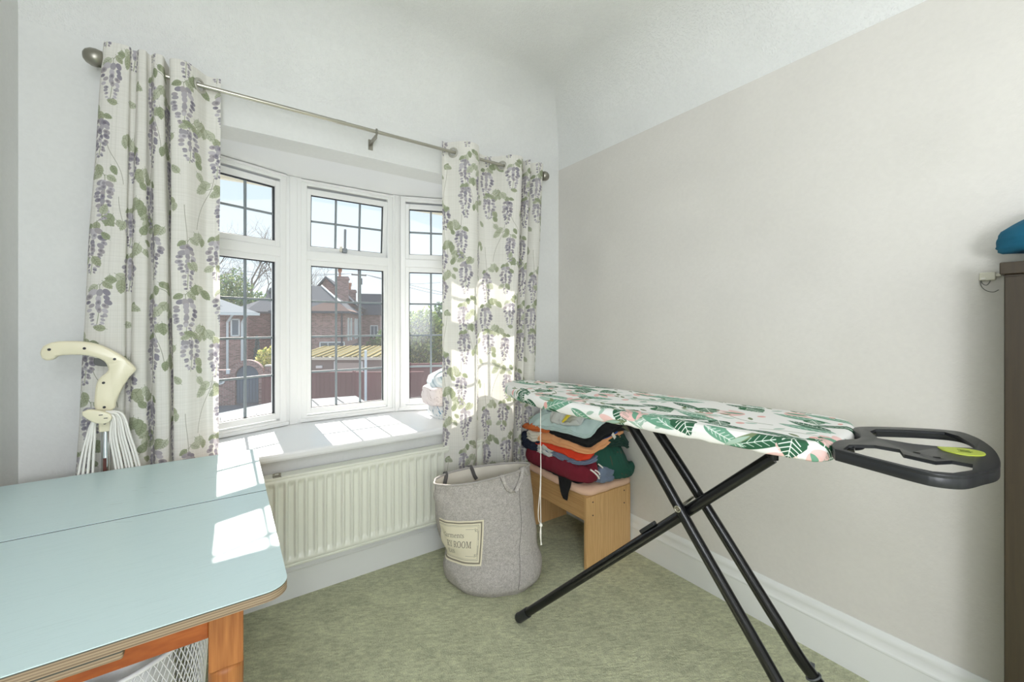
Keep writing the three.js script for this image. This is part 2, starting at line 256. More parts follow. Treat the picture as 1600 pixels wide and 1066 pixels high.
function curtain(label, top, bottom, y0, rings, u0, seed) {
  const curve = (p) => new THREE.CatmullRomCurve3(p.map(([x, z]) => V(x, 0, z)), false, 'centripetal');
  const ct = curve(top), cb = curve(bottom), NU = 300, NV = 110, Y1 = RY + 0.056;
  const pt = [], pb = [], arc = [0];
  for (let i = 0; i <= NU; i++) { pt.push(ct.getPoint(i / NU)); pb.push(cb.getPoint(i / NU)); if (i) arc.push(arc[i - 1] + 0.5 * (pt[i].distanceTo(pt[i - 1]) + pb[i].distanceTo(pb[i - 1]))); }
  const ys = []; for (let j = 0; j <= NV; j++) { const t = j / NV; ys.push(j <= 24 ? Y1 - 0.11 * j / 24 : lerp(Y1 - 0.11, y0, (j - 24) / (NV - 24))); }
  const P = (i, j) => { const y = ys[j], k = Math.pow(clamp((Y1 - y) / (Y1 - y0), 0, 1), 0.85), a = pt[i], b = pb[i], wob = smooth(0.03, 0.4, k); return V(lerp(a.x, b.x, k) + wob * 0.006 * ns(arc[i] * 9, y * 2.2, seed), y, lerp(a.z, b.z, k) + wob * 0.010 * ns(arc[i] * 7, y * 1.7, seed + 9)); };
  const near = (x) => { let best = 0; for (let i = 0; i <= NU; i++) if (Math.abs(pt[i].z - RZ) + Math.abs(pt[i].x - x) < Math.abs(pt[best].z - RZ) + Math.abs(pt[best].x - x)) best = i; return best; };
  const at = rings.map(near);
  const open = (i, j) => !at.some((k) => Math.hypot(arc[i] - arc[k], ys[j] - RY + 0.003) < 0.0215);
  const o = thing('curtain', label, 'curtain', [pt[0].x, 0, RZ], 0, 'wisteria print curtains at the bay');
  const g = grid(NU, NV, (u, v, i, j) => ({ p: P(i, j).sub(V(pt[0].x, 0, RZ)), uv: [u0 + arc[i], ys[j]] }), false, open);
  mesh('cloth', g, M.curtain, o);
  for (const k of at) { const a = pt[Math.max(0, k - 2)], b = pt[Math.min(NU, k + 2)], r = new THREE.TorusGeometry(0.0235, 0.0055, 10, 36); r.scale(1, 1, 0.7); r.rotateY(-Math.atan2(b.z - a.z, b.x - a.x)); r.translate(pt[k].x - pt[0].x, RY - 0.003, pt[k].z - RZ); mesh('eyelet', r, M.eyelet, o); }
  return o;
}
curtain('wisteria print curtain bunched at the left of the bay window, behind the cream vacuum handle',
  [[-0.360, -2.05], [-0.349, -2.008], [-0.305, -1.994], [-0.284, -1.996], [-0.279, -2.012], [-0.268, -2.013], [-0.263, -2.005], [-0.257, -1.994], [-0.240, -1.992], [-0.235, -2.008], [-0.229, -2.014], [-0.223, -2.006], [-0.214, -1.992], [-0.194, -1.990], [-0.187, -2.03], [-0.180, -2.07], [-0.175, -2.04], [-0.170, -1.995], [-0.130, -1.982], [-0.095, -2.015], [-0.060, -2.055], [-0.017, -2.05]],
  [[-0.462, -2.09], [-0.45, -2.06], [-0.39, -2.035], [-0.322, -2.045], [-0.316, -2.08], [-0.306, -2.085], [-0.300, -2.06], [-0.285, -2.04], [-0.248, -2.045], [-0.240, -2.075], [-0.234, -2.095], [-0.228, -2.06], [-0.215, -2.04], [-0.176, -2.04], [-0.170, -2.07], [-0.167, -2.085], [-0.164, -2.06], [-0.158, -2.036], [-0.120, -2.03], [-0.085, -2.055], [-0.055, -2.07], [-0.024, -2.05]],
  0.14, [-0.085], 0, 3);
curtain('wisteria print curtain with sunlit patches at the right of the bay, behind the felt hamper',
  [[0.961, -2.05], [0.985, -2.062], [1.018, -2.03], [1.06, -1.985], [1.12, -1.975], [1.16, -1.995], [1.179, -2.03], [1.205, -2.07], [1.26, -2.09], [1.31, -2.07], [1.34, -2.03], [1.38, -1.985], [1.43, -1.972], [1.462, -1.99], [1.468, -2.07], [1.484, -2.09], [1.495, -2.0], [1.512, -1.98], [1.528, -2.03], [1.538, -2.09], [1.552, -2.02], [1.582, -1.985], [1.622, -1.995], [1.634, -2.05]],
  [[0.961, -2.045], [0.985, -2.05], [1.02, -2.035], [1.06, -2.01], [1.115, -2.0], [1.15, -2.01], [1.17, -2.035], [1.195, -2.06], [1.235, -2.07], [1.27, -2.055], [1.30, -2.03], [1.33, -2.0], [1.36, -1.995], [1.385, -2.01], [1.392, -2.06], [1.402, -2.07], [1.415, -2.01], [1.43, -1.995], [1.445, -2.04], [1.455, -2.08], [1.468, -2.03], [1.49, -2.0], [1.53, -2.01], [1.555, -2.05]],
  0.13, [1.018, 1.179, 1.34], 0.17, 8);

// ---------------------------------------------------------------- radiator under the sill
{
  const x0 = 0.02, x1 = 1.22, y0 = 0.187, y1 = 0.580, t = thing('radiator', 'pale cream panel radiator with upright flutes under the window sill', 'radiator', [0, 0, -2.045]);
  const W = x1 - x0, H = y1 - y0, pitch = 0.0395, n = Math.round(W / pitch);
  const g = grid(n * 14, 44, (u, v) => {
    const x = u * W, y = v * H, ph = ((x / pitch) % 1 + 1) % 1, e = Math.min(x, W - x);
    const yy = y < 0.05 ? y : H - y, end = smooth(0.020, 0.034 + 0.012 * (1 - Math.abs(2 * ph - 1)), yy);
    const groove = smooth(0.10, 0.24, ph) * (1 - smooth(0.76, 0.90, ph));
    const rim = smooth(0, 0.008, y) * smooth(0, 0.008, H - y) * smooth(0, 0.01, e);
    return { p: V(x0 + x, y0 + y, -0.008 * (1 - rim) - 0.010 * groove * end * smooth(0.012, 0.03, e)), uv: [x, y] };
  });
  mesh('front_panel', g, M.radiator, t);
  mesh('back_panel', rbox(x0, x1, y0, y1, -0.062, -0.014, 0.005), M.radiator, t);
  mesh('top_rail', [rbox(x0, x1, y1 - 0.006, y1 + 0.006, -0.064, 0.001, 0.0035), rbox(x0, x1, y0 - 0.006, y0 + 0.005, -0.03, 0.001, 0.0035)], M.radiator, t);
  mesh('wall_bracket', box(0.1, 0.14, 0.25, 0.5, -0.085, -0.06), M.radiator, t);
  mesh('wall_bracket', box(1.05, 1.09, 0.25, 0.5, -0.085, -0.06), M.radiator, t);
  mesh('valve', [rod(V(1.235, 0.2, -0.04), V(1.235, 0.02, -0.04), 0.008), rod(V(1.21, 0.2, -0.04), V(1.25, 0.2, -0.04), 0.012), rod(V(1.235, 0.2, -0.04), V(1.235, 0.25, -0.04), 0.017)], M.gloss, t);
  const c = thing('metal_clip', 'small grey metal clip hooked over the radiator top beside the table corner', 'clip', [0.182, 0.586, -2.062]);
  mesh('clip_body', [rbox(-0.016, 0.016, 0, 0.004, -0.006, 0.02, 0.0015), rbox(-0.016, -0.008, -0.002, 0.013, 0, 0.006, 0.0015), rbox(0.008, 0.016, -0.002, 0.013, 0, 0.006, 0.0015)], M.darkSteel, c);
  mesh('clip_spring', tube([V(-0.016, 0.012, 0.003), V(-0.006, 0.016, 0.006), V(0.006, 0.016, 0.006), V(0.016, 0.012, 0.003)], 0.0018, 14, 6), M.darkSteel, c);
}

// ---------------------------------------------------------------- drop-leaf table
{
  const T = 0.75, t = thing('folding_table', 'pale mint laminate folding table with orange wooden legs, filling the lower left', 'table', [0, 0, 0]);
  const scuffs = (seed) => drawn(1024, 1024, (c, w, h) => { const r = rng(seed); c.fillStyle = '#cde2e2'; c.fillRect(0, 0, w, h); for (let i = 0; i < 5200; i++) { const k = r(); c.strokeStyle = k > 0.5 ? 'rgba(255,255,255,.05)' : 'rgba(120,150,150,.06)'; c.lineWidth = 1; const x = r() * w, y = r() * h, l = 10 + 50 * r(); c.beginPath(); c.moveTo(x, y); c.lineTo(x + l, y + (r() - 0.5) * 5); c.stroke(); } for (let i = 0; i < 26; i++) { c.strokeStyle = 'rgba(92,108,104,.25)'; c.lineWidth = 1.6; const x = r() * w, y = r() * h, a = -0.5 + 0.4 * r(), l = 10 + 26 * r(); c.beginPath(); c.moveTo(x, y); c.lineTo(x + l * Math.cos(a), y + l * Math.sin(a)); c.stroke(); } }, [0.9, 0.9]);
  const lam = (seed) => new THREE.MeshPhysicalMaterial({ map: scuffs(seed), roughness: 0.30, specularIntensity: 0.9 });
  const ply = drawn(64, 128, (c, w, h) => { ['#3c4440', '#a8957a', '#7f6b54', '#b09c80', '#82705a', '#ab977b', '#74624e', '#a18d72'].forEach((k, i) => { c.fillStyle = k; c.fillRect(0, i * 16, w, 16); }); c.globalAlpha = 0.25; const r = rng(4); for (let i = 0; i < 160; i++) { c.fillStyle = r() > 0.5 ? '#40301f' : '#e6d2ae'; c.fillRect(0, r() * h, w, 1); } }, [2, 1 / 0.0182]);
  const plyM = std(0xffffff, 0.7, { map: ply });
  const corner = (x0, x1, z0, z1, rf, rb) => { const p = [[x0, z0], [x0, z1]]; for (let i = 0; i <= 8; i++) { const a = i / 8 * Math.PI / 2; p.push([x1 - rf + rf * Math.sin(a), z1 - rf + rf * Math.cos(a)]); } if (rb) { p.push([x1, z0]); } else p.push([x1, z0]); return p; };
  const leafZ = [[-1.441, -0.893, 0.038, 0], [-1.938, -1.447, 0.002, 0.0012]];
  for (const [z0, z1, rf, dy] of leafZ) {
    const plan = corner(-0.575, 0.1, z0, z1, rf);
    const core = slab(plan, T - 0.0195 + dy, T - 0.0018 + dy, 0), uv = core.attributes.uv, p = core.attributes.position; for (let i = 0; i < p.count; i++) uv.setY(i, (p.getY(i) - (T - 0.0018 + dy)) );
    const leafMesh = mesh('leaf', slab(plan.map(([x, z]) => [x, z]), T - 0.0018 + dy, T + dy, 0), lam(z0 * -100 | 0), t);
    mesh('plywood_core', core, plyM, leafMesh);
  }
  mesh('edge_batten', rbox(-0.575, -0.135, T - 0.036, T - 0.0195, -0.952, -0.896, 0.004), plyM, t);
  mesh('corner_trim', [rbox(0.098, 0.103, T - 0.02, T - 0.001, -1.936, -1.915, 0.001)], M.darkSteel, t);
  const orange = std(0xffffff, 0.42, { map: woodTex([186, 104, 46], [140, 66, 24], 40, [4, 1.2], 1, 'h') });
  const legW = std(0xffffff, 0.5, { map: woodTex([190, 128, 70], [140, 80, 38], 50, [3, 1.4]) });
  mesh('apron', rbox(-0.50, -0.026, 0.662, 0.7245, -0.975, -0.957, 0.003), orange, t);
  mesh('apron', rbox(-0.50, -0.026, 0.662, 0.7245, -1.90, -1.882, 0.003), orange, t);
  mesh('apron', rbox(-0.012, 0.008, 0.662, 0.7245, -1.86, -1.0, 0.003), orange, t);
  mesh('apron', rbox(-0.545, -0.525, 0.662, 0.7245, -1.86, -1.0, 0.003), orange, t);
  const leg = (x, z) => {
    const g = new THREE.LatheGeometry([[0.0, 0.0], [0.015, 0.0], [0.0165, 0.006], [0.020, 0.18], [0.0262, 0.45], [0.0288, 0.586], [0.0275, 0.600], [0, 0.600]].map(([a, b]) => new THREE.Vector2(a, b)), 32);
    const uv = g.attributes.uv, p = g.attributes.position; for (let i = 0; i < p.count; i++) uv.setXY(i, uv.getX(i) * 0.18, p.getY(i));
    g.translate(x, 0, z);
    mesh('leg', [g, rbox(x - 0.0275, x + 0.0275, 0.598, 0.7245, z - 0.0275, z + 0.0275, 0.003)], legW, t);
  };
  for (const [x, z] of [[0.0005, -0.978], [-0.53, -0.978], [0.0005, -1.88], [-0.53, -1.88]]) leg(x, z);
}

// ---------------------------------------------------------------- white net hamper with washing, under the table
{
  const H = 0.575, cx = -0.225, cz = -1.24, a = 0.19, t = thing('net_hamper', 'white diamond-mesh laundry hamper full of washing under the table', 'laundry basket', [cx, 0, cz]);
  const ring = (ang, y) => { const k = a * (0.84 + 0.16 * Math.min(1, y / 0.5)); return V(k * Math.cos(ang), y, k * Math.sin(ang)); };
  const wires = [];
  for (let i = 0; i < 96; i++) for (const s of [1, -1]) { const p = []; for (let j = 0; j <= 10; j++) p.push(ring(i / 96 * Math.PI * 2 + s * j * 0.13, 0.01 + j / 10 * (H - 0.015))); wires.push(new THREE.TubeGeometry(new THREE.CatmullRomCurve3(p), 20, 0.0011, 4)); }
  const net = mesh('net', wires, std(0xeceef0, 0.6), t); net.userData.kind = 'stuff';
  const hoop = (y, r) => { const p = []; for (let i = 0; i < 40; i++) p.push(ring(i / 40 * Math.PI * 2, y)); return tube(p, r, 90, 8, true); };
  mesh('rim', hoop(H, 0.005), std(0xeceef0, 0.5), t); mesh('base_ring', hoop(0.008, 0.006), std(0xeceef0, 0.5), t);
}

// ---------------------------------------------------------------- cloth lumps: a soft closed slab with folded sides
function softSlab({ rx, rz, th, power = 3.2, seed = 1, wrinkle = 0.008, droop = 0.01, layers = 2, dome = 0.2, tiltX = 0, tiltZ = 0, NU = 72, uvs = 1 }) {
  const rad = (a, k) => { const c = Math.cos(a), s = Math.sin(a), e = Math.pow(Math.pow(Math.abs(c) / rx, power) + Math.pow(Math.abs(s) / rz, power), -1 / power); return e * (1 + 0.05 * ns(c * 1.7, s * 1.7, seed) + 0.03 * ns(c * 4, s * 4, seed + 4)) * k; };
  const prof = []; const NT = 14, NS = 10;
  for (let i = 0; i <= NT; i++) { const r = i / NT * 0.93; prof.push([Math.max(r, 0.0001), 1]); }
  for (let i = 1; i < NS; i++) { const q = i / NS, y = 1 - q; prof.push([0.93 + 0.07 * Math.pow(Math.sin(q * Math.PI), 0.5) - 0.022 * Math.pow(Math.abs(Math.sin(q * Math.PI * layers)), 0.5) * (layers > 1 ? 1 : 0), y]); }
  for (let i = NT; i >= 0; i--) { const r = i / NT * 0.93; prof.push([Math.max(r, 0.0001), 0]); }
  const n = prof.length - 1;
  return grid(NU, n, (u, v, i, j) => {
    const a = -u * Math.PI * 2, [k, y] = prof[j], R = rad(a, k), x = R * Math.cos(a), z = R * Math.sin(a);
    const w = wrinkle * (ns(x * 14, z * 14, seed) + 0.55 * ns(x * 34, z * 30, seed + 2) + 0.6 * Math.abs(ns(x * 9 + z * 5, z * 3, seed + 6))) * (0.35 + 0.65 * y);
    const yy = th * (y * (1 + dome * (1 - k * k))) - droop * Math.pow(k, 4) * (0.3 + y * 0.7) + w + tiltX * x + tiltZ * z;
    return { p: V(x + 0.5 * wrinkle * ns(z * 20, y * 9, seed), yy, z + 0.5 * wrinkle * ns(x * 20, y * 9, seed + 3)), uv: [x * uvs, (z + y * th) * uvs] };
  }, true);
}
const weave = computed(256, 256, (u, v) => { const k = 128 + 60 * Math.sin(u * 6.283 * 40) * Math.sin(v * 6.283 * 40) + 70 * (n128(u, v) - 0.5); return [k, k, k]; }, [14, 14], false);
const cloth = (color, more = {}) => std(color, 0.95, { bumpMap: weave, bumpScale: 0.0006, ...more });
function garment(name, label, category, [x, y, z], o, material, group, turn = 0) {
  const t = thing(name, label, category, [x, y, z], turn, group); mesh('folded_cloth', softSlab(o), material, t); return t;
}

// washing in and by the hamper
{
  const g = 'washing in the net hamper';
  garment('white_towel', 'white towel seen through the hamper mesh, at its right', 'towel', [-0.175, 0.40, -1.20], { rx: 0.08, rz: 0.11, th: 0.15, seed: 61, wrinkle: 0.02, power: 2.2 }, cloth(0xeef0f2), g);
  garment('white_sheet', 'crumpled white sheet seen through the hamper mesh, at its left', 'sheet', [-0.29, 0.37, -1.20], { rx: 0.075, rz: 0.12, th: 0.14, seed: 64, wrinkle: 0.025, power: 2.2 }, cloth(0xe6e9ee), g);
  garment('dark_shirt', 'dark grey shirt between the white washing in the hamper', 'shirt', [-0.232, 0.18, -1.24], { rx: 0.15, rz: 0.15, th: 0.19, seed: 67, wrinkle: 0.02, power: 2.2 }, cloth(0x3a3936), g);
  const b = garment('navy_bag', 'dark navy cloth bag on the carpet to the left of the net hamper', 'bag', [-0.435, 0.0, -1.15], { rx: 0.06, rz: 0.12, th: 0.56, seed: 69, wrinkle: 0.012, layers: 1, droop: 0, power: 2.4 }, cloth(0x171b33));
}

// ---------------------------------------------------------------- upright vacuum cleaner behind the table
{
  const k = 0.9875, P = (x, y) => [x * k, 1.25 + (y - 1.25) * k], t = thing('vacuum_cleaner', 'cream-handled upright vacuum cleaner with coiled white cable behind the table', 'vacuum cleaner', [0, 0, -1.975]);
  const cream = std(0xede6c8, 0.28), line = smoothLoop([[-0.487, 1.174], [-0.47, 1.184], [-0.446, 1.1865], [-0.402, 1.184], [-0.359, 1.17], [-0.311, 1.135], [-0.278, 1.095], [-0.277, 1.082], [-0.291, 1.064], [-0.311, 1.022], [-0.326, 0.979], [-0.329, 0.958], [-0.345, 0.955], [-0.364, 0.960], [-0.365, 1.005], [-0.358, 1.052], [-0.337, 1.078], [-0.331, 1.096], [-0.342, 1.124], [-0.366, 1.142], [-0.398, 1.152], [-0.44, 1.1545], [-0.464, 1.150], [-0.476, 1.139], [-0.488, 1.141], [-0.4925, 1.157]].map(([x, y]) => P(x, y)), 140);
  const h = extrude(line, 0.018, 0.007, [], 5); h.translate(0, 0, -0.009);
  mesh('handle', toCreasedNormals(plain(h), 0.7), cream, t);
  const scr = [[-0.478, 1.167], [-0.396, 1.168], [-0.321, 1.128], [-0.349, 1.047], [-0.347, 0.962]];
  for (const [x, y] of scr) { const [a, b] = P(x, y); const g = new THREE.CylinderGeometry(0.0042, 0.0042, 0.003, 14); g.rotateX(Math.PI / 2); mesh('screw_cap', g.translate(a, b, 0.0158), M.black, t); }
  { const [a, b] = P(-0.345, 1.118); const g = extrude(smoothLoop([[-0.028, 0.012], [-0.005, 0.008], [0.014, -0.012], [-0.024, -0.008]], 24), 0.008, 0.002); mesh('trigger', g.translate(a, b, -0.004), std(0x5a5c58, 0.5), t); }
  { const [a, b] = P(-0.3465, 0.912); mesh('collar', rbox(a - 0.0155, a + 0.0155, b - 0.036, b + 0.05, -0.014, 0.014, 0.004), cream, t); const g = new THREE.CylinderGeometry(0.0042, 0.0042, 0.003, 14); g.rotateX(Math.PI / 2); mesh('screw_cap', g.translate(a, b - 0.006, 0.0145), M.black, t); }
  { const [a, b] = P(-0.356, 0.935), g = extrude(smoothLoop([[-0.036, 0.018], [-0.02, 0.022], [0.02, 0.006], [0.026, -0.012], [0.012, -0.022], [-0.012, -0.014], [-0.034, 0.008]], 40), 0.010, 0.004, [], 3); mesh('cable_hook', toCreasedNormals(plain(g.translate(a, b, 0.030)), 0.7), cream, t); mesh('hook_stem', rod(V(a + 0.008, b - 0.004, 0.0), V(a + 0.008, b - 0.004, 0.034), 0.009), cream, t); for (const dy of [0.004, -0.008]) mesh('hook_slot', rbox(a + 0.004 - dy, a + 0.014 - dy, b + dy, b + dy + 0.0025, 0.0435, 0.0448, 0.0006), M.black, t); }
  const [tx] = P(-0.3465, 0.8);
  mesh('tube', rod(V(tx, 0.1, 0), V(tx, 0.885, 0), 0.0125, 24), M.chrome, t);
  mesh('badge', rbox(tx - 0.0045, tx + 0.0045, 0.70, 0.79, 0.0085, 0.0135, 0.0015), std(0x5a2a20, 0.5), t);
  mesh('floor_head', [rbox(tx - 0.13, tx + 0.13, 0.0, 0.07, -0.06, 0.10, 0.02), rbox(tx - 0.03, tx + 0.03, 0.05, 0.16, -0.03, 0.03, 0.012)], cream, t);
  const loops = [], r = rng(8);
  for (let i = 0; i < 8; i++) {
    const lx = i < 4 ? -0.062 + i * 0.0125 : -0.062 + (i - 4) * 0.0125, rx = 0.020 + i * 0.0072, dz = 0.020 + 0.004 * (i % 3), bot = 0.50 + 0.05 * r(), top = 0.937 + 0.0015 * i, q = tx - 0.004;
    loops.push(tube([V(q + 0.008, top + 0.004, dz), V(q + 0.5 * rx + 0.01, top - 0.004, dz), V(q + rx, 0.86, dz), V(q + rx * 1.25 + 0.012, 0.70, dz + 0.004), V(q + rx * 1.1, bot + 0.05, dz), V(q, bot, dz), V(q + lx * 0.9, bot + 0.07, dz), V(q + lx * 0.95, 0.72, dz + 0.003), V(q + lx * 0.55 - 0.006, 0.86, dz), V(q - 0.012 + lx * 0.1, top - 0.012, dz), V(q + 0.004, top + 0.003, dz)], 0.0036, 90, 8));
  }
  mesh('cable', loops, std(0xf2f0e8, 0.45), t);
}

// ---------------------------------------------------------------- grey felt laundry hamper
const feltTex = computed(512, 512, (u, v) => { const k = 0.55 * n512(u, v) + 0.3 * n256(u, v) + 0.15 * n64(u, v), g = 158 + 110 * (k - 0.35); return [g + 6, g + 1, g - 4]; }, [2.2, 2.2]);
const feltM = std(0xffffff, 1, { map: feltTex, bumpMap: feltTex, bumpScale: 0.0016 });
{
  const t = thing('felt_hamper', 'tall grey felt laundry hamper with cream label, leaning beside the bench', 'laundry basket', [0, 0, 0]);
  const H = 0.53, base = { x: 1.090, z: -1.735, a: 0.224, b: 0.178, t: Math.atan2(0.57, 0.82) }, rim = { x: 1.034, z: -1.726, a: 0.250, b: 0.096, t: Math.atan2(0.14, 0.99) };
  // ang runs round the bag; 0 points along the long axis to the right, growing towards the back
  const S = (ang, y, off = 0) => {
    const k = y / H, s = smooth(0, 1, Math.pow(k, 0.9)), cx = lerp(base.x, rim.x, s), cz = lerp(base.z, rim.z, s), a = lerp(base.a, rim.a, s), b = lerp(base.b, rim.b, s), th = lerp(base.t, rim.t, s);
    const ca = Math.cos(ang), sa = Math.sin(ang);
    let bulge = 1 + 0.07 * Math.sin(Math.min(1, k / 0.3) * Math.PI) * (1 - s) - 0.055 * Math.exp(-Math.pow((k - 0.34) / 0.07, 2)) * (0.4 + 0.6 * Math.max(0, -ca)) * (1 - Math.max(0, -sa) * 0.4);
    bulge += 0.042 * ns(ca * 1.8, k * 4.5, sa * 1.8) + 0.022 * ns(ca * 4, k * 9 + ca * 3, sa * 4);
    bulge -= 0.05 * Math.exp(-Math.pow((k - 0.80 + 0.10 * ca) / 0.05, 2)) * Math.max(0, -sa) * Math.max(0, -ca);
    bulge *= lerp(0.93, 1, smooth(0, 0.06, k));
    const ux = Math.cos(th), uz = Math.sin(th), ra = a * bulge + off, rb = b * bulge + off;
    return V(cx + ux * ra * ca + uz * rb * sa, y + 0.012 * s * ca * 0, cz + uz * ra * ca - ux * rb * sa);
  };
  const drop = (ang, y) => y + (y / H) * (0.006 * Math.cos(ang) - 0.004 * Math.sin(2 * ang));
  const wall = (off, y0, y1, nv, flip) => grid(120, nv, (u, v) => { const a = (flip ? -1 : 1) * u * Math.PI * 2, y = lerp(y0, y1, v), p = S(a, y, off); p.y = drop(a, y); return { p, uv: [u * 1.25, y] }; }, true);
  mesh('felt_body', [wall(0, 0.002, H, 60, true), (() => { const g = grid(120, 6, (u, v) => { const a = u * Math.PI * 2, p = S(a, 0.002), c = V(base.x, 0.002, base.z); return { p: c.lerp(p, Math.max(v, 0.001)), uv: [p.x, p.z] }; }, true); return g; })()], feltM, t);
  const lining = std(0xe3ddcf, 0.95, { bumpMap: weave, bumpScale: 0.0006 });
  mesh('lining', [wall(-0.004, 0.02, H - 0.001, 40, false), grid(60, 4, (u, v) => { const a = -u * Math.PI * 2, p = S(a, 0.02, -0.004); return { p: V(base.x, 0.02, base.z).lerp(p, Math.max(v, 0.001)), uv: [p.x, p.z] }; }, true)], lining, t);
  { const p = []; for (let i = 0; i < 90; i++) { const a = i / 90 * Math.PI * 2, q = S(a, H, -0.001); q.y = drop(a, H) - 0.002; p.push(q); } mesh('rim_piping', tube(p, 0.0052, 220, 8, true), feltM, t); }
  { const p = []; for (let j = 0; j <= 20; j++) { const y = lerp(0.03, H - 0.01, j / 20), q = S(-1.02 + 0.10 * j / 20, y, 0.0004); q.y = drop(-1.0, y); p.push(q); } mesh('seam', tube(p, 0.0012, 50, 5), std(0x6d6a67, 1), t); }
  // handles: felt straps threaded through, two at the front and two at the back
  const strap = (pts, w, mat, name, par = t) => { const c = new THREE.CatmullRomCurve3(pts, false, 'centripetal'); return mesh(name, grid(40, 6, (u, v) => { const p = c.getPoint(u), d = c.getTangent(u), n = V(d.z, 0, -d.x); const side = V(0.9, 0, 0.3).sub(d.clone().multiplyScalar(V(0.9, 0, 0.3).dot(d))).normalize(); const a = v * Math.PI * 2, up = d.clone().cross(side).normalize(); return { p: p.add(side.multiplyScalar(Math.cos(a) * w)).add(up.multiplyScalar(Math.sin(a) * 0.0022)), uv: [u * 0.2, v * 0.03] }; }), mat, par); };
  const at = (a, y, off) => { const p = S(a, Math.min(y, H), off); p.y = drop(a, y); return p; };
  strap([at(-1.40, 0.50, -0.008), at(-1.38, 0.535, -0.002), at(-1.36, 0.52, 0.006), at(-1.26, 0.465, 0.010), at(-1.12, 0.448, 0.013), at(-0.98, 0.475, 0.010), at(-0.84, 0.525, 0.007), at(-0.82, 0.54, -0.001), at(-0.81, 0.505, -0.01)], 0.010, feltM, 'strap_handle');
  strap([at(-0.78, 0.542, 0.0), at(-0.72, 0.52, 0.006), at(-0.64, 0.497, 0.008)], 0.007, feltM, 'strap_handle');
  for (const [a, y] of [[-1.375, 0.505], [-0.645, 0.497]]) { const p = at(a, y, 0.012); mesh('rivet', ball(p.x, p.y, p.z, 0.004), M.steel, t); }
  strap([at(2.35, 0.50, 0.008), at(2.35, 0.537, 0.002), at(2.38, 0.525, -0.008), at(2.45, 0.488, -0.014), at(2.5, 0.47, -0.016)], 0.009, std(0x5c5a58, 1), 'strap_handle');
  strap([at(1.72, 0.50, 0.008), at(1.72, 0.537, 0.002), at(1.70, 0.525, -0.008), at(1.66, 0.49, -0.014), at(1.62, 0.47, -0.016)], 0.009, std(0x5c5a58, 1), 'strap_handle');
  // cream label, printed with the words that show
  const print = drawn(1024, 768, (c, w, h) => {
    c.fillStyle = '#e6dfc8'; c.fillRect(0, 0, w, h); const ink = '#6b665a';
    c.strokeStyle = '#8a8474'; c.lineWidth = 26; c.strokeRect(-60, 40, w + 20, h - 80); c.strokeStyle = ink; c.lineWidth = 5; c.strokeRect(-60, 84, w - 24, h - 168); c.lineWidth = 3; c.strokeRect(-60, 104, w - 46, h - 208);
    c.lineWidth = 4; for (const s of [0, 1]) { c.save(); if (s) { c.translate(0, h); c.scale(1, -1); } c.beginPath(); c.moveTo(690, 150); c.lineTo(850, 150); c.moveTo(930, 220); c.lineTo(930, 340); c.stroke(); for (const [x, y, q] of [[872, 152, 13], [900, 168, 16], [926, 200, 13], [880, 182, 9]]) { c.beginPath(); c.arc(x, y, q, 0, 7); c.stroke(); } c.restore(); }
    c.fillStyle = ink; c.textAlign = 'right'; const word = (t, x, y, s, k) => { c.save(); c.translate(x, y); c.scale(1, k); c.font = s + 'px serif'; c.fillText(t, 0, 0); c.restore(); }; word('· Garments', 655, 300, 104, 1.05); word('RY ROOM', 815, 470, 122, 1.3); word('EAN', 440, 600, 88, 1.25);
  });
  print.wrapS = print.wrapT = THREE.ClampToEdgeWrapping;
  const lab = grid(48, 24, (u, v) => { const a = lerp(-2.86, -1.76, u), y = lerp(0.150, 0.356, v) + lerp(0.018, 0.0, u) * (v - 0.5), p = S(a - 0.05 * (1 - v), y, 0.0028); p.y = drop(a, y); return { p, uv: [u, v] }; });
  mesh('label_patch', lab, std(0xffffff, 0.9, { map: print }), t);
}

// ---------------------------------------------------------------- oak-effect bench with cushion
const BX0 = 1.502, BX1 = 1.842, BZ0 = -2.04, BZ1 = -1.503;
{
  const t = thing('bench', 'light oak-effect storage bench with pink cushion, in the corner behind the ironing board', 'bench', [0, 0, 0]);
  const oak = std(0xffffff, 0.45, { map: woodTex([224, 186, 132], [192, 148, 94], 70, [5, 1.6]) }), oakH = std(0xffffff, 0.45, { map: woodTex([216, 176, 122], [182, 138, 86], 73, [1.6, 5], 1, 'h') });
  const side = (z) => mesh('end_panel', rbox(BX0, BX1, 0, 0.366, z - 0.016, z, 0.0015), oak, t);
  const s = side(BZ1); side(BZ0 + 0.016);
  for (const [x, y] of [[1.549, 0.336], [1.549, 0.268], [1.79, 0.342], [1.79, 0.274]]) { const g = new THREE.CylinderGeometry(0.0035, 0.0035, 0.003, 12); g.rotateX(Math.PI / 2); mesh('screw_hole', g.translate(x, y, BZ1 + 0.0002), M.black, s); }
  mesh('front_rail', rbox(BX0 + 0.006, BX0 + 0.022, 0.244, 0.366, BZ0 + 0.016, BZ1 - 0.016, 0.0015), oakH, t);
  mesh('back_rail', rbox(BX1 - 0.022, BX1 - 0.006, 0.10, 0.366, BZ0 + 0.016, BZ1 - 0.016, 0.0015), oakH, t);
  mesh('seat_board', rbox(BX0 + 0.004, BX1, 0.366, 0.374, BZ0, BZ1 - 0.002, 0.002), oakH, t);
  const g = softSlab({ rx: 0.183, rz: 0.287, th: 0.048, power: 9, seed: 31, wrinkle: 0.004, droop: 0.010, layers: 1, dome: 0.1, NU: 96 }); g.translate(1.672, 0.373, -1.776);
  mesh('cushion', g, cloth(0xe6bfa4), t);
}

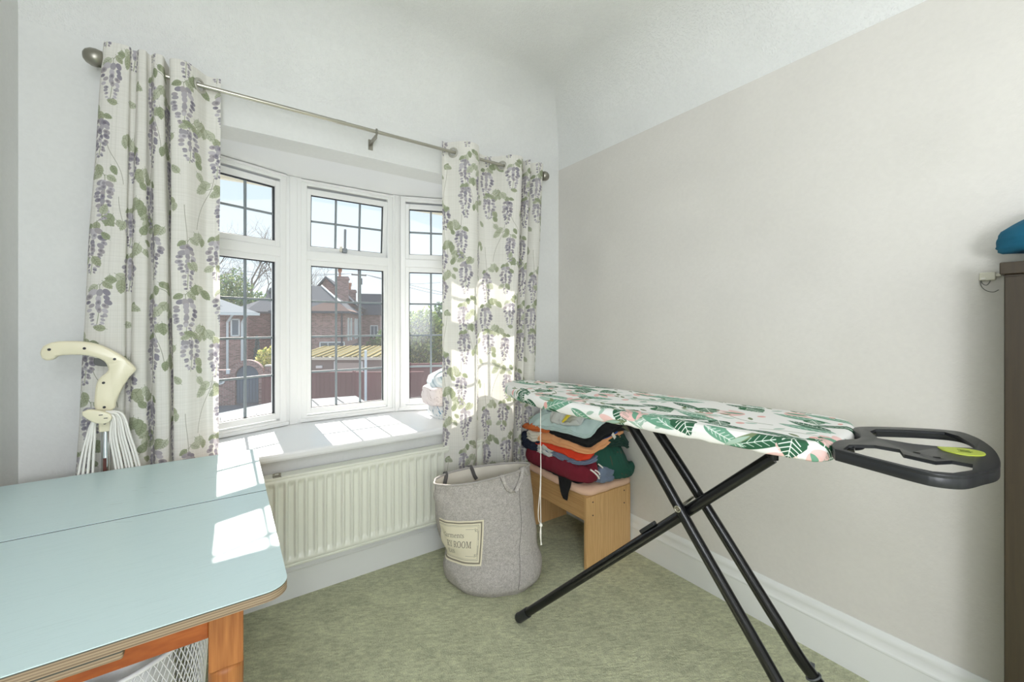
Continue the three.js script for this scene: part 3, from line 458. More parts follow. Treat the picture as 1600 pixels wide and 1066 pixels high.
// ---------------------------------------------------------------- the pile of folded clothes on the bench
{
  // every garment lies between two surfaces of the heap; a surface is high in the middle and sinks towards the edges
  const CX = 1.675, CZ = -1.765, G = 'folded clothes heaped on the bench';
  const sag = (x, z) => 1 - Math.pow(Math.pow(Math.abs(x - CX) / 0.20, 2.6) + Math.pow(Math.abs(z - CZ) / 0.275, 2.6), 0.9);
  const level = [0.420, 0.420]; let edge = 0.420, mid = 0.420;
  const height = ([e, m], x, z) => e + (m - e) * clamp(sag(x, z), -0.28, 1) + 0.080 * clamp((e - 0.46) / 0.2, 0, 1.1) * smooth(1.53, 1.84, x);
  function heapCloth(name, label, category, plan, lo, hi, o, material) {
    const n = plan.length, c = plan.reduce((s, p) => [s[0] + p[0] / n, s[1] + p[1] / n], [0, 0]), NU = 150, { seed = 1, wrinkle: wr = 0.008, plies = 2, round = 0.75, roll = 0.006 } = o, wrinkle = 1.5 * wr;
    const curve = new THREE.CatmullRomCurve3(plan.map(([x, z]) => V(x, 0, z)), true, 'catmullrom', 1 - round), L = curve.getSpacedPoints(NU);
    if (L.reduce((s, p, i) => { const q = L[(i + 1) % L.length]; return s + p.x * q.z - q.x * p.z; }, 0) > 0) L.reverse();
    const prof = []; const NT = 22, NS = 6 * plies + 2;
    for (let i = 0; i <= NT; i++) prof.push([Math.max(0.001, i / NT), 1, 0]);
    for (let i = 1; i < NS; i++) { const q = i / NS, f = (q * plies) % 1; prof.push([1, 1 - q, roll * (Math.pow(Math.sin(f * Math.PI), 0.6) - 0.2)]); }
    for (let i = 10; i >= 0; i--) prof.push([Math.max(0.001, i / 10), 0, 0]);
    const t = thing(name, label, category, [c[0], height(lo, c[0], c[1]), c[1]], 0, G), o0 = t.position;
    const g = grid(NU, prof.length - 1, (u, v, i, j) => {
      const [k, up, out] = prof[j], e = L[i % NU], x0 = lerp(c[0], e.x, k), z0 = lerp(c[1], e.z, k), d = V(e.x - c[0], 0, e.z - c[1]).normalize();
      const wav = 0.006 * ns(e.x * 22, e.z * 22, seed) + 0.004 * ns(e.x * 45, e.z * 45, up * 3 + seed), x = x0 + d.x * (out + wav * k), z = z0 + d.z * (out + wav * k);
      const a = height(lo, x0, z0), b = height(hi, x0, z0), fall = 0.010 * Math.pow(k, 6) * up;
      const ridge = 1 - Math.abs(ns(x * 11 + z * 6, z * 9 - x * 5, seed + 3)) * 2.2, w = wrinkle * (0.8 * ns(x * 16, z * 16, seed) + 0.5 * ns(x * 38, z * 34, seed + 2) + 0.6 * Math.max(0, ridge)) * (0.25 + 0.75 * up);
      return { p: V(x - o0.x, lerp(a, b, up) + w - fall - o0.y, z - o0.z), uv: [x, z + up * 0.05] };
    }, true);
    mesh('folded_cloth', g, material, t); return t;
  }
  const S = [[0.420, 0.420], [0.436, 0.440], [0.520, 0.535], [0.548, 0.580], [0.582, 0.625], [0.618, 0.672], [0.650, 0.712], [0.682, 0.756], [0.698, 0.782]];
  const blk = heapCloth('black_trousers', 'black trousers at the bottom of the clothes pile, one leg hanging over the bench edge', 'trousers', [[1.50, -1.95], [1.495, -1.60], [1.55, -1.55], [1.78, -1.60], [1.82, -1.98], [1.6, -2.0]], S[0], S[1], { seed: 1, wrinkle: 0.004, plies: 1 }, cloth(0x151516));
  { // the leg that hangs over the edge
    const o = blk.position, h = grid(18, 26, (u, v) => { const w = lerp(0.055, 0.020, smooth(0.25, 1, v)) * (1 - 0.3 * smooth(0.9, 1, v)), s = (u - 0.5) * 2 * w, over = v < 0.3 ? [lerp(1.56, 1.482, v / 0.3), 0.446 - 0.004 * v] : [1.482 - 0.012 * Math.sin((v - 0.3) * 3), lerp(0.445, 0.322, (v - 0.3) / 0.7)]; return { p: V(over[0] + 0.005 * ns(s * 30, v * 4, 3) - o.x, over[1] + 0.003 * ns(s * 40, v * 5, 7) - o.y, -1.648 + s + 0.016 * v - o.z), uv: [u * 0.1, v * 0.2] }; });
    const back = h.clone(), p = back.attributes.position; for (let i = 0; i < p.count; i++) { p.setX(i, p.getX(i) + 0.005); p.setY(i, p.getY(i) - 0.003); } back.setIndex([...h.index.array].reverse()); back.computeVertexNormals();
    mesh('trouser_leg', [h, back], cloth(0x151516), blk);
  }
  const hood = heapCloth('maroon_hoodie', 'maroon hoodie with white drawstring near the bottom of the pile', 'hoodie', [[1.478, -1.965], [1.470, -1.78], [1.476, -1.60], [1.515, -1.515], [1.585, -1.51], [1.66, -1.60], [1.80, -1.66], [1.83, -1.98], [1.62, -2.02]], S[1], S[2], { seed: 3, wrinkle: 0.014, plies: 1, roll: 0.016 }, cloth(0x74192b));
  { const o = hood.position, w = (x, y, z) => V(x - o.x, y - o.y, z - o.z), m = cloth(0xf0ede8); for (const [r, p] of [[0.0048, [w(1.535, 0.505, -1.508), w(1.552, 0.490, -1.494), w(1.572, 0.470, -1.492), w(1.585, 0.452, -1.494)]], [0.0042, [w(1.560, 0.500, -1.502), w(1.585, 0.482, -1.494), w(1.598, 0.455, -1.496)]], [0.004, [w(1.590, 0.524, -1.505), w(1.605, 0.510, -1.495), w(1.615, 0.500, -1.496)]]]) mesh('drawstring', tube(p, r, 20, 7), m, hood); }
  heapCloth('navy_shirt', 'dark navy shirt at the far left of the pile beside the curtain', 'shirt', [[1.468, -2.0], [1.474, -1.86], [1.53, -1.83], [1.62, -1.9], [1.62, -2.02]], S[2], [0.600, 0.640], { seed: 4, wrinkle: 0.016, plies: 3, roll: 0.010 }, cloth(0x1c2438));
  heapCloth('grey_striped_shirt', 'grey and white striped shirt just above the left end of the maroon hoodie', 'shirt', [[1.476, -1.875], [1.472, -1.76], [1.50, -1.69], [1.58, -1.72], [1.58, -1.88]], [0.512, 0.52], [0.572, 0.60], { seed: 5, wrinkle: 0.014, plies: 2, roll: 0.008 }, cloth(0xffffff, { map: drawn(128, 128, (c) => { c.fillStyle = '#c9cac6'; c.fillRect(0, 0, 128, 128); c.fillStyle = '#7d8084'; for (let i = 0; i < 6; i++) c.fillRect(i * 21, 0, 5, 128); }, [7, 7]) }));
  heapCloth('slate_blue_trousers', 'slate blue trousers folded under the orange-red jumper', 'trousers', [[1.482, -1.90], [1.480, -1.66], [1.505, -1.55], [1.60, -1.53], [1.80, -1.64], [1.83, -2.0], [1.55, -2.0]], S[2], S[3], { seed: 6, wrinkle: 0.010, plies: 2, roll: 0.010 }, cloth(0x77849a));
  heapCloth('slate_blouse', 'slate blue blouse at the bottom front of the pile, over the cushion edge', 'blouse', [[1.585, -1.545], [1.60, -1.490], [1.650, -1.478], [1.685, -1.492], [1.70, -1.58], [1.63, -1.62]], [0.424, 0.43], [0.486, 0.56], { seed: 12, wrinkle: 0.014, plies: 2, roll: 0.008 }, cloth(0x707d92));
  const printed = cloth(0xffffff, { map: drawn(256, 256, (c) => { const r = rng(5); c.fillStyle = '#1f5144'; c.fillRect(0, 0, 256, 256); c.fillStyle = 'rgba(110,70,60,.55)'; for (let i = 0; i < 60; i++) c.fillRect(r() * 256, r() * 256, 4 + 8 * r(), 4 + 5 * r()); }, [4, 4]) });
  heapCloth('green_shirt', 'bottle green shirt with faint red print spilling down the right of the pile', 'shirt', [[1.600, -1.56], [1.625, -1.515], [1.70, -1.482], [1.79, -1.470], [1.846, -1.490], [1.848, -1.62], [1.78, -1.68], [1.66, -1.65]], [0.424, 0.43], [0.520, 0.74], { seed: 7, wrinkle: 0.020, plies: 1, roll: 0.014 }, printed);
  const gj = heapCloth('green_trousers', 'dark green folded trousers with pale tag lying on the green shirt', 'trousers', [[1.655, -1.58], [1.672, -1.508], [1.76, -1.495], [1.838, -1.52], [1.84, -1.66], [1.72, -1.68]], [0.560, 0.70], [0.600, 0.76], { seed: 8, wrinkle: 0.010, plies: 3, roll: 0.008 }, cloth(0x1b3d35));
  { const o = gj.position; mesh('tag', (() => { const q = rbox(-0.009, 0.009, -0.018, 0.018, -0.0015, 0.0015, 0.001); q.rotateZ(0.7); return q.translate(1.70 - o.x, 0.655 - o.y, -1.497 - o.z); })(), cloth(0xeeece6), gj); }
  heapCloth('orange_red_jumper', 'bright orange-red jumper with a rolled end in the middle of the pile', 'jumper', [[1.496, -1.97], [1.484, -1.72], [1.494, -1.57], [1.540, -1.525], [1.600, -1.545], [1.80, -1.66], [1.82, -1.98]], S[3], S[4], { seed: 9, wrinkle: 0.010, plies: 1, roll: 0.018 }, cloth(0xdc3f1e));
  heapCloth('cream_glove', 'pale cream glove tucked in at the left of the pile', 'glove', [[1.470, -1.955], [1.462, -1.90], [1.478, -1.855], [1.53, -1.86], [1.54, -1.95]], [0.575, 0.60], [0.635, 0.66], { seed: 10, wrinkle: 0.014, plies: 3, roll: 0.010 }, cloth(0xd8d2c4));
  heapCloth('burnt_orange_jumper', 'burnt orange jumper showing at the back left of the pile', 'jumper', [[1.470, -2.0], [1.466, -1.88], [1.49, -1.80], [1.60, -1.80], [1.62, -2.01]], [0.634, 0.655], [0.662, 0.70], { seed: 11, wrinkle: 0.008, plies: 2, roll: 0.008 }, cloth(0xcb6a35));
  heapCloth('peach_trousers', 'peach cotton trousers folded across the middle of the pile', 'trousers', [[1.480, -1.94], [1.482, -1.72], [1.515, -1.550], [1.570, -1.510], [1.70, -1.508], [1.82, -1.555], [1.83, -1.98], [1.56, -2.0]], S[4], S[5], { seed: 13, wrinkle: 0.008, plies: 2, round: 0.55 }, cloth(0xe6a674));
  heapCloth('khaki_cloth', 'crumpled khaki cloth at the right of the pile by the wall', 'cloth', [[1.74, -1.55], [1.765, -1.502], [1.82, -1.492], [1.850, -1.52], [1.85, -1.64], [1.77, -1.64]], [0.630, 0.76], [0.668, 0.82], { seed: 14, wrinkle: 0.018, plies: 3, roll: 0.010 }, cloth(0x555a45));
  heapCloth('blue_vest', 'sliver of bright blue vest between the black jumper and the peach trousers', 'vest', [[1.60, -1.60], [1.62, -1.515], [1.72, -1.500], [1.80, -1.55], [1.78, -1.80]], S[5], [0.628, 0.684], { seed: 16, wrinkle: 0.003, plies: 1, roll: 0.003 }, cloth(0x2a56a8));
  heapCloth('black_jumper', 'black folded jumper under the pale aqua shirt', 'jumper', [[1.505, -1.80], [1.505, -1.62], [1.535, -1.525], [1.62, -1.512], [1.80, -1.500], [1.848, -1.52], [1.845, -1.95], [1.6, -1.98]], S[5], S[6], { seed: 15, wrinkle: 0.007, plies: 2, round: 0.5 }, cloth(0x121315));
  heapCloth('aqua_shirt', 'pale aqua folded shirt near the top of the pile', 'shirt', [[1.490, -1.96], [1.482, -1.80], [1.508, -1.62], [1.545, -1.540], [1.62, -1.545], [1.80, -1.60], [1.83, -1.97], [1.6, -2.0]], S[6], S[7], { seed: 17, wrinkle: 0.007, plies: 3, round: 0.5 }, cloth(0xc2d8d6));
  heapCloth('grey_blue_top', 'grey blue top lying on the pale aqua shirt under the ironing board', 'shirt', [[1.575, -1.90], [1.570, -1.68], [1.62, -1.575], [1.74, -1.555], [1.84, -1.60], [1.83, -1.95]], S[7], S[8], { seed: 18, wrinkle: 0.010, plies: 1 }, cloth(0x8b98a2)).name = 'grey_blue_shirt';
  const pk = heapCloth('clear_packet', 'crinkled clear plastic packet with yellow card on top of the pile', 'packet', [[1.508, -1.79], [1.500, -1.69], [1.545, -1.60], [1.61, -1.63], [1.62, -1.80]], S[7], [0.708, 0.782], { seed: 19, wrinkle: 0.016, plies: 1, round: 0.5 }, std(0xc9cdca, 0.25));
  { const o = pk.position, q = softSlab({ rx: 0.042, rz: 0.024, th: 0.008, seed: 2, wrinkle: 0.004, droop: 0.004, layers: 1, power: 8 }); q.rotateZ(0.8); q.rotateY(-0.75); mesh('yellow_card', q.translate(1.524 - o.x, 0.748 - o.y, -1.662 - o.z), std(0xe3cf2f, 0.35), pk); }
}

// ---------------------------------------------------------------- ironing board; x across, z along towards its square end
{
  const t = thing('ironing_board', 'ironing board with tropical leaf print cover on black tube legs', 'ironing board', [1.178, 0, -0.5], Math.asin(0.1815));
  const print = drawn(2048, 800, (c, w, h) => {                          // 1.6 m by 0.625 m of cloth
    const r = rng(21), S = 1280; c.fillStyle = '#f3f2ee'; c.fillRect(0, 0, w, h);
    const put = (x, y, a, f) => { c.save(); c.translate(x, y); c.rotate(a); f(); c.restore(); };
    const strap = (l, wd, col, vein) => { c.fillStyle = col; c.beginPath(); c.moveTo(0, 0); c.bezierCurveTo(l * 0.25, -wd, l * 0.7, -wd * 0.9, l, 0); c.bezierCurveTo(l * 0.7, wd * 0.7, l * 0.25, wd * 0.8, 0, 0); c.fill(); if (vein) { c.strokeStyle = vein; c.lineWidth = 3; c.beginPath(); c.moveTo(0, 0); c.quadraticCurveTo(l * 0.5, -wd * 0.12, l * 0.96, 0); c.stroke(); c.lineWidth = 2; for (let i = 1; i < 9; i++) { const x = l * i / 9.5; c.beginPath(); c.moveTo(x, -2); c.lineTo(x + l * 0.09, -wd * 0.5 * Math.sin(i / 9 * 3)); c.moveTo(x, -2); c.lineTo(x + l * 0.09, wd * 0.4 * Math.sin(i / 9 * 3)); c.stroke(); } } };
    const heart = (l, col) => { c.fillStyle = col; c.beginPath(); c.moveTo(0, 0); const n = 7; for (let i = 0; i <= n; i++) { const t = i / n, x = l * t, wd = l * 0.46 * Math.sin(Math.PI * Math.pow(t, 0.62)); c.lineTo(x - l * 0.02, -wd); c.lineTo(x + l * 0.03, -wd * 0.93); } for (let i = n; i >= 0; i--) { const t = i / n, x = l * t, wd = l * 0.46 * Math.sin(Math.PI * Math.pow(t, 0.62)); c.lineTo(x + l * 0.03, wd * 0.93); c.lineTo(x - l * 0.02, wd); } c.fill(); c.strokeStyle = '#e9eee6'; c.lineWidth = 3.2; c.beginPath(); c.moveTo(0, 0); c.lineTo(l, 0); for (let i = 1; i < 7; i++) { const x = l * i / 7.6; c.moveTo(x, 0); c.lineTo(x + l * 0.16, -l * 0.36 * Math.sin(Math.PI * i / 7.6)); c.moveTo(x, 0); c.lineTo(x + l * 0.16, l * 0.36 * Math.sin(Math.PI * i / 7.6)); } c.stroke(); };
    const flower = (l) => { for (const [a, k] of [[-0.9, 0.8], [-0.35, 1], [0.2, 1.05], [0.75, 0.8]]) put(0, 0, a, () => { c.fillStyle = '#f0c3bd'; c.globalAlpha = 0.85; c.beginPath(); c.ellipse(l * k * 0.5, 0, l * k * 0.5, l * 0.15, 0, 0, 7); c.fill(); c.globalAlpha = 1; }); };
    const green = '#2f6b45', dark = '#285c3f', teal = '#6fa287', olive = '#7c8b66', pale = '#a9c3b2';
    for (let i = 0; i < 44; i++) { const x = r() * w, y = r() * h, a = (r() - 0.5) * 1.3 + (r() > 0.5 ? Math.PI : 0); put(x, y, a, () => { c.strokeStyle = olive; c.lineWidth = 4; c.beginPath(); c.moveTo(0, 0); c.quadraticCurveTo(90, -50, 200, 10); c.stroke(); for (let k = 0; k < 4; k++) put(40 + 46 * k, (k % 2 ? 6 : -26), (k % 2 ? 1 : -1) * 0.8, () => strap(46, 13, k % 2 ? olive : pale)); }); }
    const cells = []; for (let i = 0; i < 15; i++) for (let j = 0; j < 6; j++) cells.push([(i + 0.2 + 0.6 * r()) * w / 15, (j + 0.2 + 0.6 * r()) * h / 6]);
    cells.forEach(([x, y], k) => { const a = (r() - 0.5) * 1.5 + (r() > 0.5 ? Math.PI : 0), q = k % 5; if (q === 0) put(x, y, a, () => strap(190 + 70 * r(), 44, teal, '#e4ece4')); else if (q === 1) put(x, y, a, () => strap(170 + 60 * r(), 38, dark, '#dfe8df')); else if (q === 2) put(x, y, 1.2 + (r() - 0.5) * 1.4, () => heart(104 + 24 * r(), green)); else if (q === 3) put(x, y, a, () => { flower(104); strap(80, 22, teal); }); else put(x, y, a, () => strap(210, 26, pale, '#eef2ec')); });
    for (let i = 0; i < 16; i++) put(r() * w, r() * h, 1.5 + (r() - 0.5), () => heart(74 + 20 * r(), r() > 0.5 ? dark : green));
    const hem = (al, y, f, an) => put((al + 1.35) / 1.6 * 2048, y, an, f);
    for (const [al, y, k, an] of [[-0.16, 676, 150, 0.35], [-0.62, 690, 160, 0.5], [-0.98, 610, 130, 0.9], [-0.34, 640, 130, -0.25]]) hem(al, y, () => strap(k, 34, teal, '#e4ece4'), an);
    for (const [al, y, k, an] of [[-0.60, 640, 200, -0.1], [-0.06, 618, 190, 0.1], [-0.88, 640, 140, 0.75], [-0.74, 700, 150, 0.55], [-0.30, 600, 180, -0.2]]) hem(al, y, () => strap(k, 36, dark, '#dfe8df'), an);
    for (const [al, y, k, an] of [[0.055, 640, 104, 1.6], [-0.235, 630, 112, 1.0], [-0.415, 632, 106, 1.5], [-0.93, 560, 90, 1.3]]) hem(al, y, () => heart(k, dark), an);
    for (const [al, y, an] of [[0.10, 690, 0.4], [-0.36, 700, -2.0], [-0.66, 610, -1.2]]) hem(al, y, () => { flower(100); strap(80, 20, teal); }, an);
    for (const [al, y, an] of [[-0.10, 730, -0.5], [-0.48, 735, -0.2], [-0.80, 640, 0.2], [-1.05, 560, 0.9]]) hem(al, y, () => { strap(120, 14, olive); strap(90, 12, pale); }, an);
    for (let i = 0; i < 22; i++) { c.fillStyle = '#eab5ad'; c.beginPath(); c.ellipse(r() * w, r() * h, 13, 17, 0.4, 0, 7); c.fill(); }
  });
  print.wrapS = print.wrapT = THREE.MirroredRepeatWrapping;
  const coverM = std(0xffffff, 0.85, { map: print, bumpMap: weave, bumpScale: 0.0004 });
  // outline [across, along] at the widest, running once round
  const loop = new THREE.CatmullRomCurve3([[-0.052, 0.06], [-0.054, -0.1], [-0.056, -0.35], [-0.048, -0.6], [-0.018, -0.82], [0.045, -1.0], [0.118, -1.12], [0.19, -1.195], [0.25, -1.212], [0.305, -1.185], [0.350, -1.09], [0.378, -0.9], [0.384, -0.6], [0.382, -0.35], [0.380, -0.1], [0.372, 0.05], [0.345, 0.12], [0.28, 0.146], [0.165, 0.15], [0.05, 0.142], [-0.02, 0.118]].map(([x, z]) => V(x, 0, z)), true, 'centripetal');
  const NU = 240, L = loop.getSpacedPoints(NU), NX = L.map((p, i) => { const a = L[(i + NU - 1) % NU], b = L[(i + 1) % NU], d = b.clone().sub(a); return V(-d.z, 0, d.x).normalize(); });
  const inward = NX[60].dot(V(0.16, 0, -0.45).sub(L[60])) > 0 ? 1 : -1;
  const TOPY = 0.965, rings = [[0.0, 0, 1], [0.25, 0, 1], [0.5, 0, 1], [0.72, 0, 1], [0.86, 0, 1]].map(([k]) => ({ k }));
  const edge = [[0.020, 0], [0.012, -0.002], [0.006, -0.006], [0.002, -0.012], [0, -0.019], [0.0005, -0.030], [0.002, -0.040], [0.008, -0.044], [0.022, -0.045], [0.035, -0.043]];
  const rows = [...rings.map(({ k }) => (i) => { const c = V(lerp(0.16, 0.165, 0.5), 0, clamp(L[i].z, -1.02, -0.03)), p = c.lerp(L[i].clone().addScaledVector(NX[i], inward * 0.022), k); p.y = TOPY + 0.0015 * ns(p.x * 14, p.z * 9, 2); return p; }), ...edge.map(([ins, dy], e) => (i) => { const p = L[i].clone().addScaledVector(NX[i], inward * ins); const hem = smooth(-0.03, -0.044, dy); p.y = TOPY + dy + hem * (0.004 * ns(i * 0.11, 3) + 0.004 * ns(i * 0.37, 9)); p.addScaledVector(NX[i], -inward * 0.0022 * ns(i * 0.23, e * 0.2, 5) * smooth(-0.01, -0.03, dy)); return p; })];
  const n = rows.length - 1;
  const cover = grid(NU, n, (u, v, i, j) => { const q = i % NU, p = rows[j](q), skirt = Math.max(0, TOPY - p.y), o = L[q].clone().addScaledVector(NX[q], -inward * skirt * (j >= rings.length ? 1 : 0)); const fx = j >= rings.length ? o.x : p.x, fz = j >= rings.length ? o.z : p.z; return { p, uv: [(fz + 1.35) / 1.6, (fx + 0.15) / 0.625] }; }, true);
  mesh('cover', cover, coverM, t);
  mesh('mesh_deck', (() => { const pts = []; for (let i = 0; i < NU; i += 4) { const p = L[i].clone().addScaledVector(NX[i], inward * 0.02); pts.push([p.x, p.z]); } return slab(pts, TOPY - 0.038, TOPY - 0.024); })(), std(0x9a9c9c, 0.5, { metalness: 0.4 }), t);
  // legs: one middle leg to a foot near the hamper, two side tubes that splay at the floor
  const R = 0.0165;
  const legA = mesh('leg', [rod(V(0, 0.030, -0.907), V(0.1, 0.872, -0.022), R, 20), rod(V(0.1, 0.868, -0.022), V(0.1, 0.925, -0.022), R, 20)], M.blackGloss, t);
  mesh('rubber_foot', [rod(V(-0.0005, 0.019, -0.918), V(0.005, 0.062, -0.873), R + 0.003, 20), (() => { const g = new THREE.SphereGeometry(R + 0.003, 20, 14); return g.translate(-0.0005, 0.0205, -0.918); })()], M.blackPlastic, legA);
  mesh('stop_block', (() => { const q = rbox(-0.010, 0.010, -0.006, 0.006, -0.034, 0.034, 0.003); q.rotateX(-0.757); return q.translate(0.060, 0.566, -0.376); })(), M.blackPlastic, legA);
  const side = (x, out, pts) => { const g = tube(pts, R, 60, 18); const l = mesh('leg', g, M.blackGloss, t); const e = pts[pts.length - 1], f = pts[pts.length - 2], d = e.clone().sub(f).normalize(); mesh('rubber_foot', [rod(e.clone().addScaledVector(d, -0.05), e, R + 0.003, 20), ball(e.x, e.y, e.z, R + 0.003)], M.blackPlastic, l); return l; };
  const near = side(0.045, -1, [V(0.045, 0.925, -0.445), V(0.045, 0.80, -0.352), V(0.045, 0.60, -0.215), V(0.045, 0.40, -0.076), V(0.045, 0.285, 0.003), V(0.038, 0.22, 0.05), V(0.0, 0.12, 0.12), V(-0.06, 0.0205, 0.185)]);
  const far = side(0.15, 1, [V(0.15, 0.93, -0.43), V(0.15, 0.78, -0.312), V(0.15, 0.60, -0.178), V(0.15, 0.44, -0.062), V(0.151, 0.36, -0.004), V(0.162, 0.30, 0.032), V(0.187, 0.245, 0.064), V(0.25, 0.12, 0.125), V(0.30, 0.0205, 0.17)]);
  { const g = new THREE.TorusGeometry(R + 0.002, 0.0028, 8, 26); g.rotateX(Math.PI / 2 - 0.55); mesh('cable_tie', [g.translate(0.184, 0.25, 0.061), rbox(0.196, 0.206, 0.258, 0.275, 0.05, 0.062, 0.002)], std(0x55585a, 0.5), far); }
  mesh('brace', rod(V(0.045, 0.90, -0.427), V(0.15, 0.90, -0.407), 0.008), M.blackGloss, t);
  { const y = 0.673, z = -0.262, b = mesh('pivot_bolt', [(() => { const g = new THREE.TorusGeometry(0.0085, 0.0022, 8, 22); g.rotateY(Math.PI / 2); return g.translate(0.045 - R, y, z); })(), rod(V(0.045 - R - 0.002, y, z), V(0.15, y, z), 0.005)], M.steel, t); }
  // iron rest of black plastic
  const outer = smoothLoop([[-0.045, 0.138], [-0.004, 0.128], [0.054, 0.135], [0.10, 0.165], [0.150, 0.168], [0.21, 0.148], [0.268, 0.160], [0.345, 0.252], [0.385, 0.340], [0.340, 0.374], [0.25, 0.392], [0.15, 0.397], [0.04, 0.389], [-0.03, 0.362], [-0.085, 0.335], [-0.106, 0.300], [-0.100, 0.265], [-0.072, 0.200]], 120);
  const holeF = [[0.217, 0.180], [0.262, 0.190], [0.318, 0.262], [0.350, 0.322], [0.318, 0.346], [0.225, 0.367], [0.190, 0.367], [0.152, 0.311], [0.137, 0.263], [0.145, 0.200]];
  const holeN = [[-0.036, 0.150], [0.02, 0.156], [0.058, 0.200], [0.054, 0.243], [0.012, 0.250], [-0.006, 0.300], [0.026, 0.325], [0.022, 0.354], [-0.030, 0.350], [-0.080, 0.322], [-0.095, 0.294], [-0.089, 0.262], [-0.060, 0.192]];
  const dots = [[0.046, 0.271], [0.031, 0.302]].map(([x, z]) => Array.from({ length: 14 }, (_, i) => [x + 0.0065 * Math.cos(i / 14 * 6.283), z + 0.0065 * Math.sin(i / 14 * 6.283)]));
  const g = extrude(outer.map((p) => [p.x, -p.y]), 0.004, 0.002, [holeF, holeN, ...dots].map((h) => h.map(([x, z]) => [x, -z])), 2); g.rotateX(-Math.PI / 2); g.translate(0, 0.956, 0);
  const mid = outer.reduce((s, p) => [s[0] + p.x / outer.length, s[1] + p.y / outer.length], [0, 0]), inner = outer.map((p) => { const d = Math.hypot(p.x - mid[0], p.y - mid[1]); return [mid[0] + (p.x - mid[0]) * (1 - 0.007 / d), mid[1] + (p.y - mid[1]) * (1 - 0.007 / d)]; });
  const skirt = extrude(outer.map((p) => [p.x, -p.y]), 0.018, 0.0015, [inner.map(([x, z]) => [x, -z])], 2); skirt.rotateX(-Math.PI / 2); skirt.translate(0, 0.9365, 0);
  const rest = mesh('iron_rest', [toCreasedNormals(plain(g), 0.6), toCreasedNormals(plain(skirt), 0.6)], M.blackPlastic, t);
  const pad = extrude(smoothLoop([[0.136, -0.306], [0.160, -0.348], [0.150, -0.376], [0.116, -0.374], [0.094, -0.346], [0.108, -0.316]], 50), 0.002, 0.001); pad.rotateX(-Math.PI / 2); pad.translate(0, 0.9615, 0);
  mesh('heat_pad', pad, std(0xb4c247, 0.5), rest, 'lime green heat pad');
  mesh('pad_mark', [[0.118, 0.347], [0.126, 0.350], [0.134, 0.346]].map(([x, z]) => rbox(x - 0.001, x + 0.001, 0.9645, 0.9655, z - 0.010, z + 0.010, 0.0004)), std(0x5d6a25, 0.6), rest);
  for (const [x, z] of [[0.03, 0.165], [0.27, 0.19]]) mesh('rest_arm', rod(V(x, 0.934, 0.0), V(x, 0.95, z), 0.007), M.blackGloss, t);
  // cover drawstring hanging from the nose
  const cordM = std(0xece9e2, 0.8), X = -0.006, Z = -0.795, w = (x, y, z) => V(X + x, y, Z + z);
  const cord = mesh('drawstring', tube([w(0, 0.925, 0), w(0, 0.80, -0.001), w(0.001, 0.66, 0), w(-0.001, 0.55, 0), w(0.001, 0.46, 0)], 0.0017, 30, 6), cordM, t);
  mesh('cord_loop', tube([w(0.001, 0.70, 0), w(-0.005, 0.60, 0.001), w(-0.016, 0.50, 0.001), w(-0.008, 0.466, 0), w(0.001, 0.455, 0)], 0.0015, 30, 6), cordM, cord);
  mesh('knot', ball(X + 0.001, 0.452, Z, 0.0065, 1.2), cordM, cord);
  for (const [a, b] of [[0.003, 0.001], [-0.002, 0.006]]) mesh('cord_end', tube([w(0.001, 0.452, 0), w(a, 0.41, -0.001), w(b, 0.372, 0)], 0.002, 16, 6), cordM, cord);
}

// ---------------------------------------------------------------- dark cabinet at the right, with cloth on it; cable clip on the wall
{
  const t = thing('cabinet', 'tall dark brown cabinet against the right wall, at the right edge', 'cabinet', [1.69, 0, -0.158]);
  const brown = std(0xffffff, 0.42, { map: woodTex([64, 53, 37], [50, 41, 28], 90, [3, 1.2]) });
  mesh('carcass', rbox(0.004, 0.172, 0, 1.382, 0.004, 0.80, 0.002), brown, t);
  mesh('door', rbox(-0.002, 0.004, 0.05, 1.375, 0.006, 0.40, 0.0015), brown, t);
  mesh('door', rbox(-0.002, 0.004, 0.05, 1.375, 0.404, 0.798, 0.0015), brown, t);
  mesh('top_board', rbox(-0.006, 0.172, 1.382, 1.414, -0.003, 0.805, 0.003), brown, t);
  const c = thing('teal_bundle', 'teal blue soft cloth bundle lying on top of the dark cabinet', 'cloth', [1.765, 1.446, -0.02]);
  mesh('cloth_fold', softSlab({ rx: 0.085, rz: 0.160, th: 0.060, seed: 41, wrinkle: 0.008, layers: 1, droop: 0.004, dome: 0.9, power: 1.5 }), cloth(0x12617e), c);
  garment('light_blue_cloth', 'light blue cloth folded flat under the teal bundle on the cabinet', 'cloth', [1.775, 1.414, 0.02], { rx: 0.08, rz: 0.14, th: 0.032, seed: 43, wrinkle: 0.004, layers: 2, droop: 0, power: 3 }, cloth(0x4b93c9));
  const k = thing('cable_clip', 'small off-white plastic clip with loose wire on the wall beside the cabinet top', 'clip', [XR, 1.392, -0.196]);
  const pl = std(0xd9d6c4, 0.5);
  mesh('clip_body', [rbox(-0.014, 0, -0.012, 0.012, -0.020, 0.012, 0.003), rbox(-0.010, 0, -0.002, 0.008, 0.010, 0.022, 0.002)], pl, k);
  mesh('clip_hook', rbox(-0.018, -0.012, -0.010, -0.003, -0.017, -0.006, 0.002), std(0xe9e7da, 0.4), k);
  mesh('wire', [tube([V(-0.012, -0.008, -0.016), V(-0.012, -0.020, -0.014), V(-0.013, -0.026, -0.006), V(-0.012, -0.018, 0.000), V(-0.011, -0.010, 0.002)], 0.0012, 30, 6), tube([V(-0.012, -0.010, -0.018), V(-0.011, -0.028, -0.016), V(-0.011, -0.042, -0.006), V(-0.012, -0.047, 0.008), V(-0.012, -0.041, 0.018)], 0.0012, 30, 6)], std(0x6b6a63, 0.5), k);
}

